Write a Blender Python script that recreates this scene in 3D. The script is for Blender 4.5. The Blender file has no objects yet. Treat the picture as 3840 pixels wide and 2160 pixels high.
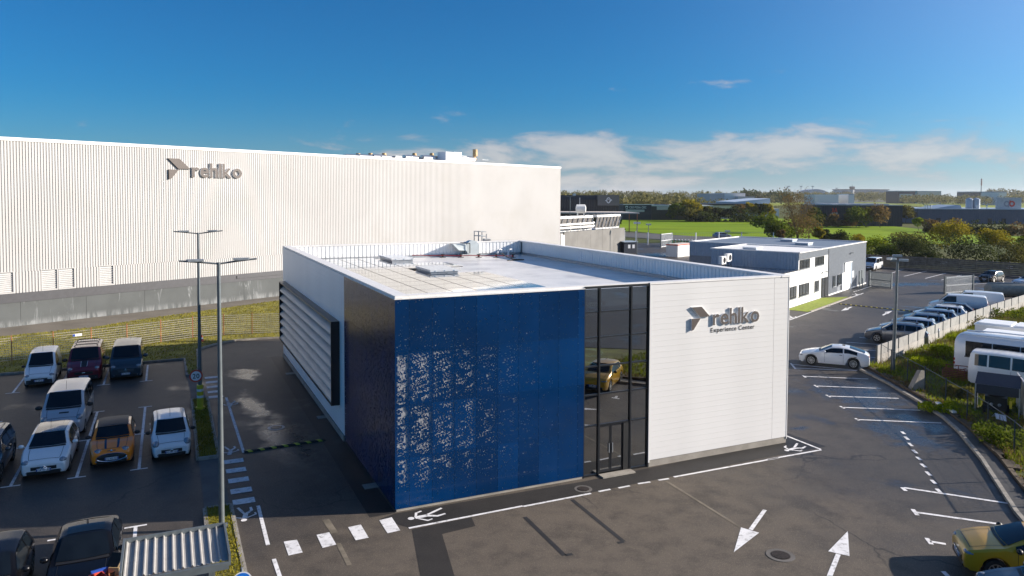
import bpy, math, random
from mathutils import Vector, Matrix
import numpy as np
R=math.radians; rnd=random.Random(7)
sc=bpy.context.scene; COL=sc.collection
# ---------------------------------------------------------------- camera
F,CY,PIT,ROL,HC=2804.31,847.18,.0413,.0043,11.8
cd=bpy.data.cameras.new('camera'); cam=bpy.data.objects.new('camera',cd); COL.objects.link(cam)
cam.matrix_world=Matrix.Translation((0,0,HC))@Matrix.Rotation(R(90)-PIT,4,'X')@Matrix.Rotation(ROL,4,'Z')
cd.sensor_width=36; cd.lens=36*F/3840; cd.shift_y=-(1080-CY)/3840; cd.clip_start=.1; cd.clip_end=9000
sc.camera=cam
# ---------------------------------------------------------------- sun, sky, exposure
SUN_EL=R(19.4); SUN_DIR=Vector((1.048,.115,0)).normalized()
SUN_ROT=math.atan2(SUN_DIR.x,SUN_DIR.y)
sl=bpy.data.lights.new('sun','SUN'); sl.energy=5.0; sl.angle=R(.53); sl.color=(1,.90,.79)
so=bpy.data.objects.new('sun',sl); COL.objects.link(so)
sv=SUN_DIR*math.cos(SUN_EL)+Vector((0,0,math.sin(SUN_EL)))
so.rotation_euler=sv.to_track_quat('Z','Y').to_euler()
sc.view_settings.view_transform='Standard'; sc.view_settings.look='None'; sc.view_settings.gamma=1
sc.view_settings.exposure=1.0; sc.view_settings.use_curve_mapping=False
wd=bpy.data.worlds.new('World'); sc.world=wd; wd.use_nodes=True
nt=wd.node_tree; nt.nodes.clear()
def nd(t,typ,**kw):
    n=t.nodes.new(typ)
    for k,v in kw.items():
        if k.startswith('i_'):
            key=k[2:]; n.inputs[int(key) if key.isdigit() else key.replace('_',' ')].default_value=v
        else: setattr(n,k,v)
    return n
def lk(t,a,b): t.links.new(a,b)
def mth(t,op,a,b=None,c=None,clamp=False):
    n=t.nodes.new('ShaderNodeMath'); n.operation=op; n.use_clamp=clamp
    for i,x in enumerate((a,b,c)):
        if x is None: continue
        if isinstance(x,(int,float)): n.inputs[i].default_value=x
        else: t.links.new(x,n.inputs[i])
    return n.outputs[0]
def mixc(t,f,a,b,bt='MIX'):
    n=t.nodes.new('ShaderNodeMix'); n.data_type='RGBA'; n.blend_type=bt
    for i,x in ((0,f),(6,a),(7,b)):
        if isinstance(x,(int,float)): n.inputs[i].default_value=x
        elif isinstance(x,tuple): n.inputs[i].default_value=x if len(x)==4 else (*x,1)
        else: t.links.new(x,n.inputs[i])
    return n.outputs[2]
def ramp(t,f,p0,p1):
    n=t.nodes.new('ShaderNodeMapRange'); n.interpolation_type='SMOOTHSTEP'; n.clamp=True
    n.inputs[1].default_value=p0; n.inputs[2].default_value=p1; t.links.new(f,n.inputs[0]); return n.outputs[0]
sky=nd(nt,'ShaderNodeTexSky',sky_type='NISHITA',sun_disc=False,sun_elevation=SUN_EL,sun_rotation=SUN_ROT,altitude=60,air_density=1.0,dust_density=.55,ozone_density=3.0)
tint=mixc(nt,1.0,sky.outputs[0],(.10,.48,.80),'MULTIPLY')
tc=nd(nt,'ShaderNodeTexCoord'); sep=nd(nt,'ShaderNodeSeparateXYZ'); lk(nt,tc.outputs['Generated'],sep.inputs[0])
mp=nd(nt,'ShaderNodeMapping'); mp.inputs['Scale'].default_value=(3.2,3.2,11.0); mp.inputs['Location'].default_value=(14.8,12.6,1.5); lk(nt,tc.outputs['Generated'],mp.inputs[0])
n1=nd(nt,'ShaderNodeTexNoise',i_Scale=2.1,i_Detail=10.0,i_Roughness=.58,i_Distortion=.35); lk(nt,mp.outputs[0],n1.inputs['Vector'])
mp2=nd(nt,'ShaderNodeMapping'); mp2.inputs['Scale'].default_value=(1.2,1.2,5.0); mp2.inputs['Location'].default_value=(1.7,2.9,.3); lk(nt,tc.outputs['Generated'],mp2.inputs[0])
n2=nd(nt,'ShaderNodeTexNoise',i_Scale=1.2,i_Detail=3.0); lk(nt,mp2.outputs[0],n2.inputs['Vector'])
el=sep.outputs['Z']
hz=mth(nt,'SUBTRACT',1.0,ramp(nt,el,-.05,.17)); azs=mth(nt,'MULTIPLY_ADD',sep.outputs['X'],.35,.62,clamp=True)
clear=mixc(nt,mth(nt,'MULTIPLY',mth(nt,'POWER',hz,2.0),azs),tint,(3.9,3.95,4.25))
band=mth(nt,'MULTIPLY',ramp(nt,el,-.02,.02),mth(nt,'SUBTRACT',1.0,ramp(nt,el,.055,.18)))
thr=mth(nt,'ADD',n1.outputs[0],mth(nt,'MULTIPLY',mth(nt,'SUBTRACT',n2.outputs[0],.5),.55))
thr=mth(nt,'ADD',thr,mth(nt,'MULTIPLY',mth(nt,'SUBTRACT',band,1.0),.32))
cm=mth(nt,'MULTIPLY',ramp(nt,thr,.475,.63),.66)
sun_side=mth(nt,'ADD',mth(nt,'MULTIPLY',sep.outputs['X'],.5),.5)
ccol=mixc(nt,ramp(nt,thr,.46,.72),(2.9,3.0,3.4),(5.2,4.8,4.6))
dt=nd(nt,'ShaderNodeVectorMath',operation='DOT_PRODUCT'); lk(nt,tc.outputs['Generated'],dt.inputs[0]); dt.inputs[1].default_value=tuple(sv)
glow=mth(nt,'MULTIPLY',mth(nt,'POWER',mth(nt,'MAXIMUM',dt.outputs['Value'],0.0),4.0),5.0)
glc=mixc(nt,1.0,(1.0,.97,.95),glow,'MULTIPLY'); clear=mixc(nt,1.0,clear,glc,'ADD')
skyc=mixc(nt,cm,clear,ccol)
bg=nd(nt,'ShaderNodeBackground',i_Strength=.072); lk(nt,skyc,bg.inputs[0])
wo=nd(nt,'ShaderNodeOutputWorld'); lk(nt,bg.outputs[0],wo.inputs[0])

# ---------------------------------------------------------------- pixel -> place helpers
def ray(u,v):
    dx,dy=u-1920,v-CY; cr,sr=math.cos(ROL),math.sin(ROL)
    X=cr*dx+sr*dy; Y=-sr*dx+cr*dy; c,s=math.cos(PIT),math.sin(PIT)
    x=X/F; up=-Y/F
    return (x,c+up*s,-s+up*c)
def G(u,v,z=0.0):
    r=ray(u,v); t=(z-HC)/r[2]; return (r[0]*t,r[1]*t)
def at(u,v,y):
    r=ray(u,v); t=y/r[1]; return (r[0]*t,y,HC+r[2]*t)
def FR(ox,oy,ang):
    c,s=math.cos(ang),math.sin(ang)
    return lambda p,q,z=0.0:(ox+c*p-s*q,oy+s*p+c*q,z)
WORLD=lambda x,y,z=0.0:(x,y,z)
YAW=.4324; AB=FR(-4.29,27.32,YAW)
BIGA=math.atan2(.769,.639); BIG=FR(-26.7,86.2,BIGA)
ANA=R(50.6); ANX=FR(29.164,78.114,ANA)
def bigs(u,v):
    r=ray(u,v); n=(-.769,.639); t=(-26.7*n[0]+86.2*n[1])/(r[0]*n[0]+r[1]*n[1])
    return (r[0]*t+26.7)*.639+(r[1]*t-86.2)*.769, HC+r[2]*t

# ---------------------------------------------------------------- materials
MATS={}
def mat(name,col,rough=.6,metal=0.0,var=.12,vscale=3.0,bump=0.0,bscale=40.0,spec=.5,coat=0.0,grain=0.0,gscale=60.0,dirt=None,dscale=.8,island=None):
    if name in MATS: return MATS[name]
    m=bpy.data.materials.new(name); m.use_nodes=True; t=m.node_tree; b=t.nodes['Principled BSDF']
    b.inputs['Roughness'].default_value=rough; b.inputs['Metallic'].default_value=metal
    b.inputs['Specular IOR Level'].default_value=spec; b.inputs['Coat Weight'].default_value=coat; b.inputs['Coat Roughness'].default_value=.04
    tc=nd(t,'ShaderNodeTexCoord'); co=tc.outputs['Object']
    n=nd(t,'ShaderNodeTexNoise',i_Scale=vscale,i_Detail=4.0); lk(t,co,n.inputs['Vector'])
    lo=tuple(c*(1-var) for c in col); hi=tuple(min(1,c*(1+var)) for c in col)
    c=mixc(t,ramp(t,n.outputs[0],.3,.7),lo,hi)
    if grain:
        g=nd(t,'ShaderNodeTexNoise',i_Scale=gscale,i_Detail=2.0); lk(t,co,g.inputs['Vector'])
        c=mixc(t,mth(t,'MULTIPLY',ramp(t,g.outputs[0],.35,.65),grain),c,tuple(min(1,x*1.9) for x in col))
    if dirt:
        d=nd(t,'ShaderNodeTexNoise',i_Scale=dscale,i_Detail=6.0,i_Roughness=.65); lk(t,co,d.inputs['Vector'])
        c=mixc(t,mth(t,'MULTIPLY',ramp(t,d.outputs[0],.48,.72),dirt[3]),c,dirt[:3])
    if island:
        ge=nd(t,'ShaderNodeNewGeometry'); c=mixc(t,ge.outputs['Random Per Island'],c,island)
    lk(t,c,b.inputs['Base Color'])
    if bump:
        g=nd(t,'ShaderNodeTexNoise',i_Scale=bscale,i_Detail=3.0); lk(t,co,g.inputs['Vector'])
        bp=nd(t,'ShaderNodeBump',i_Strength=bump,i_Distance=.02); lk(t,g.outputs[0],bp.inputs['Height']); lk(t,bp.outputs[0],b.inputs['Normal'])
    MATS[name]=m; return m
def leafmat(name,c0,c1,tr=.3):
    m=bpy.data.materials.new(name); m.use_nodes=True; t=m.node_tree; t.nodes.clear()
    ge=nd(t,'ShaderNodeNewGeometry'); tc=nd(t,'ShaderNodeTexCoord')
    n=nd(t,'ShaderNodeTexNoise',i_Scale=.35,i_Detail=2.0); lk(t,tc.outputs['Object'],n.inputs['Vector'])
    f=mth(t,'ADD',mth(t,'MULTIPLY',ge.outputs['Random Per Island'],.6),mth(t,'MULTIPLY',ramp(t,n.outputs[0],.35,.65),.4))
    c=mixc(t,f,c0,c1)
    d=nd(t,'ShaderNodeBsdfDiffuse'); tl=nd(t,'ShaderNodeBsdfTranslucent'); lk(t,c,d.inputs[0]); lk(t,c,tl.inputs[0])
    mx=nd(t,'ShaderNodeMixShader'); mx.inputs[0].default_value=tr; lk(t,d.outputs[0],mx.inputs[1]); lk(t,tl.outputs[0],mx.inputs[2])
    o=nd(t,'ShaderNodeOutputMaterial'); lk(t,mx.outputs[0],o.inputs[0]); MATS[name]=m; return m

# ---------------------------------------------------------------- mesh builder
WM={}
class MB:
    def __init__(s,f=WORLD): s.v=[]; s.f=[]; s.mi=[]; s.fr=f; s.cur=0
    def pt(s,p): s.v.append(s.fr(*p)); return len(s.v)-1
    def poly(s,pts): s.f.append([s.pt(p) for p in pts]); s.mi.append(s.cur); return s
    def idx(s,l): s.f.append(l); s.mi.append(s.cur)
    def box(s,x0,x1,y0,y1,z0,z1):
        i=[s.pt(p) for p in ((x0,y0,z0),(x1,y0,z0),(x1,y1,z0),(x0,y1,z0),(x0,y0,z1),(x1,y0,z1),(x1,y1,z1),(x0,y1,z1))]
        for q in ((3,2,1,0),(4,5,6,7),(0,1,5,4),(1,2,6,5),(2,3,7,6),(3,0,4,7)): s.idx([i[k] for k in q])
        return s
    def prism(s,poly,z0,z1,top=True,bottom=False):
        lo=[s.pt((p[0],p[1],z0)) for p in poly]; hi=[s.pt((p[0],p[1],z1)) for p in poly]; n=len(poly)
        for k in range(n): s.idx([lo[k],lo[(k+1)%n],hi[(k+1)%n],hi[k]])
        if top: s.idx(hi)
        if bottom: s.idx(lo[::-1])
        return s
    def beam(s,p,q,w,h=None,n=4):
        h=h or w; p=Vector(s.fr(*p)); q=Vector(s.fr(*q)); d=(q-p).normalized()
        up=Vector((0,0,1)) if abs(d.z)<.95 else Vector((1,0,0))
        x=d.cross(up).normalized(); y=x.cross(d).normalized()
        b=len(s.v)
        off=.5 if n==4 else 0
        k=math.sqrt(.5) if n==4 else .5
        for c in (p,q):
            for i in range(n):
                a=2*math.pi*(i+off)/n; s.v.append(tuple(c+x*math.cos(a)*w*k+y*math.sin(a)*h*k))
        for i in range(n): s.idx([b+i,b+(i+1)%n,b+n+(i+1)%n,b+n+i])
        s.idx([b+i for i in range(n)][::-1]); s.idx([b+n+i for i in range(n)])
        return s
    def tube(s,pts,r,n=8):
        rs=r if isinstance(r,(list,tuple)) else [r]*len(pts); P=[Vector(s.fr(*p)) for p in pts]; b=len(s.v)
        for k,p in enumerate(P):
            d=(P[min(k+1,len(P)-1)]-P[max(k-1,0)]).normalized(); up=Vector((0,0,1)) if abs(d.z)<.9 else Vector((1,0,0))
            x=d.cross(up).normalized(); y=x.cross(d)
            for i in range(n):
                a=2*math.pi*i/n; s.v.append(tuple(p+(x*math.cos(a)+y*math.sin(a))*rs[k]))
        for k in range(len(P)-1):
            for i in range(n): s.idx([b+k*n+i,b+k*n+(i+1)%n,b+(k+1)*n+(i+1)%n,b+(k+1)*n+i])
        s.idx([b+i for i in range(n)][::-1]); s.idx([b+(len(P)-1)*n+i for i in range(n)])
        return s
    def ell(s,c,r,n=10,m=6):
        b=len(s.v)
        for j in range(m+1):
            th=math.pi*j/m
            for i in range(n):
                ph=2*math.pi*i/n
                s.v.append(s.fr(c[0]+r[0]*math.sin(th)*math.cos(ph),c[1]+r[1]*math.sin(th)*math.sin(ph),c[2]+r[2]*math.cos(th)))
        for j in range(m):
            for i in range(n): s.idx([b+j*n+i,b+j*n+(i+1)%n,b+(j+1)*n+(i+1)%n,b+(j+1)*n+i])
        return s
    def build(s,name,m,par=None,smooth=None,kind=None,label=None):
        me=bpy.data.meshes.new(name); V=s.v
        if par is not None and par in WM:
            iv=WM[par].inverted(); V=[tuple(iv@Vector(p)) for p in V]
        me.from_pydata(V,[],s.f)
        for x in (m if isinstance(m,(list,tuple)) else [m]): me.materials.append(x)
        if any(s.mi): me.polygons.foreach_set('material_index',s.mi)
        if smooth is not None:
            me.shade_smooth(); me.set_sharp_from_angle(angle=R(smooth))
        me.update()
        return obj(name,me,par,kind,label)
def obj(name,me,par=None,kind=None,label=None):
    o=bpy.data.objects.new(name,me); COL.objects.link(o)
    if par is not None:
        o.parent=par; WM[o]=WM.get(par,Matrix.Identity(4))
    if kind: o['kind']=kind
    if label: o['label']=label
    return o
def tag(o,label,cat,group=None):
    o['label']=label; o['category']=cat
    if group: o['group']=group
    return o
def thing(name,label,cat,loc=(0,0,0),rz=0.0,group=None):
    o=bpy.data.objects.new(name,None); COL.objects.link(o); o.empty_display_size=.2
    o.location=loc; o.rotation_euler=(0,0,rz); WM[o]=Matrix.Translation(loc)@Matrix.Rotation(rz,4,'Z')
    return tag(o,label,cat,group)
def rebase(o):   # move a one-mesh thing's origin to the middle of its base
    vs=[v.co for v in o.data.vertices]
    c=Vector(((min(v.x for v in vs)+max(v.x for v in vs))/2,(min(v.y for v in vs)+max(v.y for v in vs))/2,min(v.z for v in vs)))
    o.data.transform(Matrix.Translation(-c)); o.location=c; WM[o]=Matrix.Translation(c); return o
def copy_tree(o,parent=None):
    c=o.copy(); COL.objects.link(c)
    if parent is not None: c.parent=parent
    for ch in o.children: copy_tree(ch,c)
    return c
_tc={}
def glyphs(s,size,bold=0.0,gap=.08):
    """outline of each letter: list of (char, verts2d, faces, x offset)"""
    out=[]; x=0
    for ch in s:
        if ch==' ': x+=size*.3; continue
        key=(ch,bold)
        if key not in _tc:
            cu=bpy.data.curves.new('glyph','FONT'); cu.body=ch; cu.size=1; cu.offset=bold; cu.resolution_u=3; cu.fill_mode='FRONT'
            ob=bpy.data.objects.new('glyph',cu); COL.objects.link(ob)
            dg=bpy.context.evaluated_depsgraph_get(); me=bpy.data.meshes.new_from_object(ob.evaluated_get(dg))
            vs=[(v.co.x,v.co.y) for v in me.vertices]; fs=[list(p.vertices) for p in me.polygons]
            be={}
            for f in fs:
                for k in range(len(f)):
                    e=(f[k],f[(k+1)%len(f)]); be[e]=1
            bd=[e for e in be if (e[1],e[0]) not in be]
            x0=min(v[0] for v in vs); x1=max(v[0] for v in vs)
            _tc[key]=([(v[0]-x0,v[1]) for v in vs],fs,bd,x1-x0)
            bpy.data.objects.remove(ob); bpy.data.curves.remove(cu); bpy.data.meshes.remove(me)
        vs,fs,bd,w=_tc[key]
        out.append((ch,[(x+v[0]*size,v[1]*size) for v in vs],fs,bd)); x+=w*size+gap*size
    return out,x-gap*size
def letters(s,size,place,d,mats,par,bold=0.0,gap=.08,width=None,name='letter',join=False):
    """place(x,y,depth)->frame coords; letters stand d proud of the surface"""
    gl,w=glyphs(s,size,bold,gap); k=(width/w) if width else 1
    mb=None
    for ch,vs,fs,bd in gl:
        if mb is None or not join: mb=MB(par_frame[0])
        n=len(mb.v)
        for v in vs: mb.pt(place(v[0]*k,v[1],d))
        for f in fs: mb.idx([n+i for i in f])
        if d>.012:
            mb.cur=1; n2=len(mb.v)
            for v in vs: mb.pt(place(v[0]*k,v[1],0))
            for e in bd: mb.idx([n+e[1],n+e[0],n2+e[0],n2+e[1]])
            mb.cur=0
        if not join: mb.build(name,mats,par)
    if join and mb: return mb.build(name,mats,par)
par_frame=[WORLD]
# ================================================================ materials
M=dict(
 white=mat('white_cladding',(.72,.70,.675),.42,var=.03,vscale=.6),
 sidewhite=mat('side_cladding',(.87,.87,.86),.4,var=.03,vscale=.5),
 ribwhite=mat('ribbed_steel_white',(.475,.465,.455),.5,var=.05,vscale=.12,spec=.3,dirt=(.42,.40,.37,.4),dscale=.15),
 coping=mat('coping_metal',(.82,.79,.75),.4,var=.05),
 concrete=mat('concrete',(.26,.235,.20),.85,var=.18,vscale=1.5,bump=.3,grain=.3,dirt=(.22,.2,.17,.5)),
 rawconcrete=mat('plinth_concrete',(.19,.20,.195),.8,var=.12,vscale=.7,bump=.2),
 kerb=mat('kerb_stone',(.24,.22,.19),.9,var=.25,vscale=4,bump=.4,grain=.3),
 dark=mat('dark_frame',(.012,.014,.018),.35,var=.1),
 black=mat('black_plastic',(.012,.012,.013),.5,var=.1),
 rubber=mat('tyre_rubber',(.014,.014,.014),.75,var=.1),
 alu=mat('bare_aluminium',(.55,.55,.55),.3,.85,var=.06),
 steel=mat('galvanised_steel',(.36,.38,.40),.42,.6,var=.12,vscale=6),
 chrome=mat('chrome',(.75,.75,.76),.12,1,var=.02),
 lens=mat('lamp_lens',(.26,.28,.31),.08,.2,var=.25,vscale=30,coat=.6),
 red=mat('red_plastic',(.35,.012,.014),.25,var=.1,coat=.5),
 paint=mat('road_paint',(.74,.73,.73),.7,var=.08,vscale=2,dirt=(.20,.19,.18,.75),dscale=5),
 brown=mat('sign_brown',(.105,.085,.075),.4,var=.05),
 signside=mat('sign_side',(.78,.78,.78),.35,var=.03),
 ink=mat('sign_black',(.014,.012,.012),.5,var=.05),
 plate=mat('plate_white',(.72,.73,.75),.35,var=.03), plateblue=mat('plate_blue',(.02,.07,.35),.35,var=.03),
 postgrey=mat('post_grey',(.13,.15,.16),.4,.3,var=.1), postdark=mat('post_dark',(.035,.05,.065),.45,var=.1),
 yellow=mat('yellow_paint',(.62,.50,.03),.45,var=.08), orange=mat('post_orange',(.32,.12,.055),.6,var=.15),
 wire=mat('fence_wire',(.62,.56,.48),.5,.2,var=.1), wiredark=mat('fence_wire_dark',(.04,.05,.055),.5,var=.1),
 bark=mat('bark',(.11,.085,.06),.9,var=.3,vscale=3), rust=mat('rusty_steel',(.20,.06,.03),.8,var=.35,vscale=5),
 anthracite=mat('anthracite_cladding',(.035,.034,.036),.5,var=.08), navyclad=mat('navy_cladding',(.018,.026,.045),.5,var=.08),
 blueclad=mat('blue_grey_cladding',(.34,.41,.49),.45,var=.05), annexgrey=mat('annex_grey',(.22,.24,.27),.42,.15,var=.06),
 render=mat('white_render',(.80,.79,.76),.7,var=.03), blockcon=mat('block_concrete',(.165,.16,.15),.85,var=.12,vscale=.4,dirt=(.17,.165,.15,.5),dscale=.5),
 palegrey=mat('pale_grey_panel',(.5,.5,.5),.5,var=.08,dirt=(.25,.25,.25,.4),dscale=1.2),
 wood=mat('weathered_board',(.16,.13,.10),.8,var=.25,vscale=2), tan=mat('tan_cowl',(.50,.34,.16),.5,var=.15),
 lawn=mat('artificial_grass',(.20,.25,.012),.9,var=.2,bump=.4,bscale=60),
 terracotta=mat('pale_roof',(.62,.55,.50),.6,var=.1), redtrim=mat('red_trim',(.55,.06,.03),.5,var=.05),
)
def asphalt(name,col,wet,warm=(.125,.102,.078),puddles=()):
    m=bpy.data.materials.new(name); m.use_nodes=True; t=m.node_tree; b=t.nodes['Principled BSDF']
    tc=nd(t,'ShaderNodeTexCoord'); co=tc.outputs['Object']
    def nz(s,d=3.0,r=.5):
        n=nd(t,'ShaderNodeTexNoise',i_Scale=s,i_Detail=d,i_Roughness=r); lk(t,co,n.inputs['Vector']); return n.outputs[0]
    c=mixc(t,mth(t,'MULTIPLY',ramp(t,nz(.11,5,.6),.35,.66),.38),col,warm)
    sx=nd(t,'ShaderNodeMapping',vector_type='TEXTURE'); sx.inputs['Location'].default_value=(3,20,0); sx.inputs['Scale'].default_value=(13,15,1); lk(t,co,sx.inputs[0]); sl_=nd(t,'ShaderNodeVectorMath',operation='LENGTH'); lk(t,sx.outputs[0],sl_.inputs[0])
    lit_dry=mth(t,'SUBTRACT',1.0,ramp(t,mth(t,'ADD',sl_.outputs['Value'],mth(t,'MULTIPLY',mth(t,'SUBTRACT',nz(.25,5,.6),.5),1.2)),.45,1.25)); c=mixc(t,mth(t,'MULTIPLY',lit_dry,.75),c,tuple(x*1.08 for x in warm))  # warm lighter front lane: sunlight painted into the colour, plus drier tarmac
    c=mixc(t,mth(t,'MULTIPLY',ramp(t,nz(.45,6,.65),.50,.68),.5),c,tuple(x*.55 for x in col))
    c=mixc(t,mth(t,'MULTIPLY',ramp(t,nz(1.1,6,.65),.42,.72),.45),c,tuple(x*.62 for x in col))
    c=mixc(t,mth(t,'MULTIPLY',ramp(t,nz(14,2),.55,.75),.35),c,tuple(x*1.7 for x in warm))
    c=mixc(t,mth(t,'MULTIPLY',ramp(t,nz(32,2),.56,.72),.45),c,tuple(x*2.6 for x in warm))
    vo=nd(t,'ShaderNodeTexVoronoi',feature='DISTANCE_TO_EDGE',i_Scale=.16); 
    wv=nd(t,'ShaderNodeVectorMath',operation='ADD'); nn=nd(t,'ShaderNodeTexNoise',i_Scale=.6,i_Detail=4.0); lk(t,co,nn.inputs['Vector'])
    sc2=nd(t,'ShaderNodeVectorMath',operation='SCALE',i_Scale=1.6); lk(t,nn.outputs['Color'],sc2.inputs[0]); lk(t,co,wv.inputs[0]); lk(t,sc2.outputs[0],wv.inputs[1]); lk(t,wv.outputs[0],vo.inputs['Vector'])
    crack=mth(t,'SUBTRACT',1.0,ramp(t,vo.outputs['Distance'],.001,.009))
    c=mixc(t,mth(t,'MULTIPLY',crack,mth(t,'MULTIPLY',ramp(t,nz(.09),.46,.58),.8)),c,(.02,.02,.02))
    base=nz(.16,5,.6)
    wmask=ramp(t,base,.60-wet*.25,.74-wet*.2)
    for (px,py,rx,ry,ang) in puddles:
        mpn=nd(t,'ShaderNodeMapping',vector_type='TEXTURE'); mpn.inputs['Location'].default_value=(px,py,0); mpn.inputs['Rotation'].default_value=(0,0,ang); mpn.inputs['Scale'].default_value=(rx,ry,1)
        lk(t,co,mpn.inputs[0]); ln=nd(t,'ShaderNodeVectorMath',operation='LENGTH'); lk(t,mpn.outputs[0],ln.inputs[0])
        d=mth(t,'ADD',ln.outputs['Value'],mth(t,'MULTIPLY',mth(t,'SUBTRACT',nz(1.1,5,.65),.5),2.4))
        wmask=mth(t,'MAXIMUM',wmask,mth(t,'SUBTRACT',1.0,ramp(t,d,.35,1.15)))
    c=mixc(t,mth(t,'MULTIPLY',wmask,.5),c,tuple(x*.4 for x in col))
    lk(t,c,b.inputs['Base Color'])
    rr=mth(t,'SUBTRACT',mth(t,'MULTIPLY_ADD',lit_dry,.24,.56),mth(t,'MULTIPLY',wmask,.30)); lk(t,rr,b.inputs['Roughness']); b.inputs['Specular IOR Level'].default_value=.32
    bp=nd(t,'ShaderNodeBump',i_Distance=.012); lk(t,mth(t,'SUBTRACT',.75,mth(t,'MULTIPLY',wmask,.6)),bp.inputs['Strength']); lk(t,nz(38,3),bp.inputs['Height']); lk(t,bp.outputs[0],b.inputs['Normal'])
    return m
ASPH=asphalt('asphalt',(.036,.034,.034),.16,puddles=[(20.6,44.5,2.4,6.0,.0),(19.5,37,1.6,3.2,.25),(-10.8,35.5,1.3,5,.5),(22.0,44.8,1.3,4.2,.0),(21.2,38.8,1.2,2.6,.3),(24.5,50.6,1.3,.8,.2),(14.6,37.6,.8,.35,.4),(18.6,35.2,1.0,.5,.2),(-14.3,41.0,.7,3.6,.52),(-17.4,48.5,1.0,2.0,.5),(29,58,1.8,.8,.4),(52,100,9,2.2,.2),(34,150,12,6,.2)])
FRESH=asphalt('fresh_asphalt',(.020,.019,.019),.1,warm=(.028,.025,.023))
def fieldmat(name,c0,c1,line):
    m=bpy.data.materials.new(name); m.use_nodes=True; t=m.node_tree; b=t.nodes['Principled BSDF']; b.inputs['Roughness'].default_value=.9; b.inputs['Specular IOR Level'].default_value=.1
    tc=nd(t,'ShaderNodeTexCoord'); co=tc.outputs['Object']
    n=nd(t,'ShaderNodeTexNoise',i_Scale=.02,i_Detail=5.0); lk(t,co,n.inputs['Vector']); c=mixc(t,ramp(t,n.outputs[0],.35,.65),c0,c1)
    mpn=nd(t,'ShaderNodeMapping'); mpn.inputs['Rotation'].default_value=(0,0,.12); mpn.inputs['Scale'].default_value=(.012,.16,1); lk(t,co,mpn.inputs[0])
    n2=nd(t,'ShaderNodeTexNoise',i_Scale=1.0,i_Detail=3.0); lk(t,mpn.outputs[0],n2.inputs['Vector'])
    c=mixc(t,mth(t,'MULTIPLY',ramp(t,n2.outputs[0],.54,.64),line),c,tuple(x*.45 for x in c0)); lk(t,c,b.inputs['Base Color']); return m
FIELD=fieldmat('crop_green',(.155,.245,.002),(.20,.29,.003),.6); PALE=fieldmat('pasture_green',(.22,.27,.035),(.27,.30,.05),.2)
GROUND=fieldmat('rough_grass',(.07,.085,.02),(.10,.10,.035),.2); VERGE=mat('verge_turf',(.17,.155,.022),.95,var=.4,vscale=.8,bump=.6,bscale=25,dirt=(.12,.085,.04,.5),dscale=.6)
WASTE=mat('waste_turf',(.11,.12,.018),.95,var=.4,vscale=.7,bump=.6,bscale=20,dirt=(.11,.075,.04,.7),dscale=.5)
EARTH=mat('bare_earth',(.09,.065,.04),.95,var=.35,vscale=1.5,bump=.6)

# ================================================================ ground
def sheet(name,pts,z,m,par=None,kind='structure'):
    mb=MB(); mb.poly([(p[0],p[1],z) for p in pts]); 
    return mb.build(name,m,par,kind=None if par is not None else kind)
def gp(l,z=0): return [G(u,v,z) for u,v in l]
ground=MB(); gn=24
ground.poly([(-4600,-300,-.08),(4600,-300,-.08),(4600,7000,-.08),(-4600,7000,-.08)]); ground=ground.build('ground',GROUND,kind='structure')
kerbline=[(27.5,54.5),(25.0,51.7)]+[(23.63,50.32),(23.64,46.59),(23.32,42.52),(22.96,39.45),(22.39,37.11),(21.0,33.0),(18.8,27.5),(16.6,20.5),(15.2,12),(14.5,-20)]
wallline=[(25.36,51.53),(29.73,55.68),(37.29,63.19),(47.45,72.74),(54.44,79.03),(62,86),(76,97)]
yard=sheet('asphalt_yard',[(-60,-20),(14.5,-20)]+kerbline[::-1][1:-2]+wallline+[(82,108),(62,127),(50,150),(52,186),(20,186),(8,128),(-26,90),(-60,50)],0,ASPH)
sheet('crop_field',gp([(2100,876),(2340,866),(2460,876),(2700,893),(2900,905),(3200,917),(3840,915),(3990,912),(3990,890),(3700,880),(3530,868),(3300,843),(3090,827),(2900,818),(2340,822),(2100,826)]),.02,FIELD)
sheet('pasture',gp([(2880,772),(3000,768),(3200,763),(3400,772),(3600,779),(3950,787),(3950,765),(3600,756),(3350,750),(3150,746),(3000,749),(2860,757)]),.02,PALE)
sheet('pasture',gp([(2560,752),(2700,762),(2860,760),(2860,750),(2700,748)]),.02,PALE)
sheet('road',gp([(2300,886),(2600,906),(2900,920),(2900,896),(2600,886),(2460,877),(2300,868)]),.035,mat('road_tarmac',(.10,.095,.09),.8,var=.15,vscale=.2))
rd=[G(-400,1330),G(0,1267),G(343,1232),G(540,1200),G(960,1142),G(1060,1128),(-22,90)]
sheet('access_road',rd+[(-30,84),(-60,48)],.03,mat('worn_tarmac',(.12,.105,.085),.85,var=.2,vscale=.4,grain=.3))
ab=lambda l:[AB(*p)[:2] for p in l]
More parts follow.
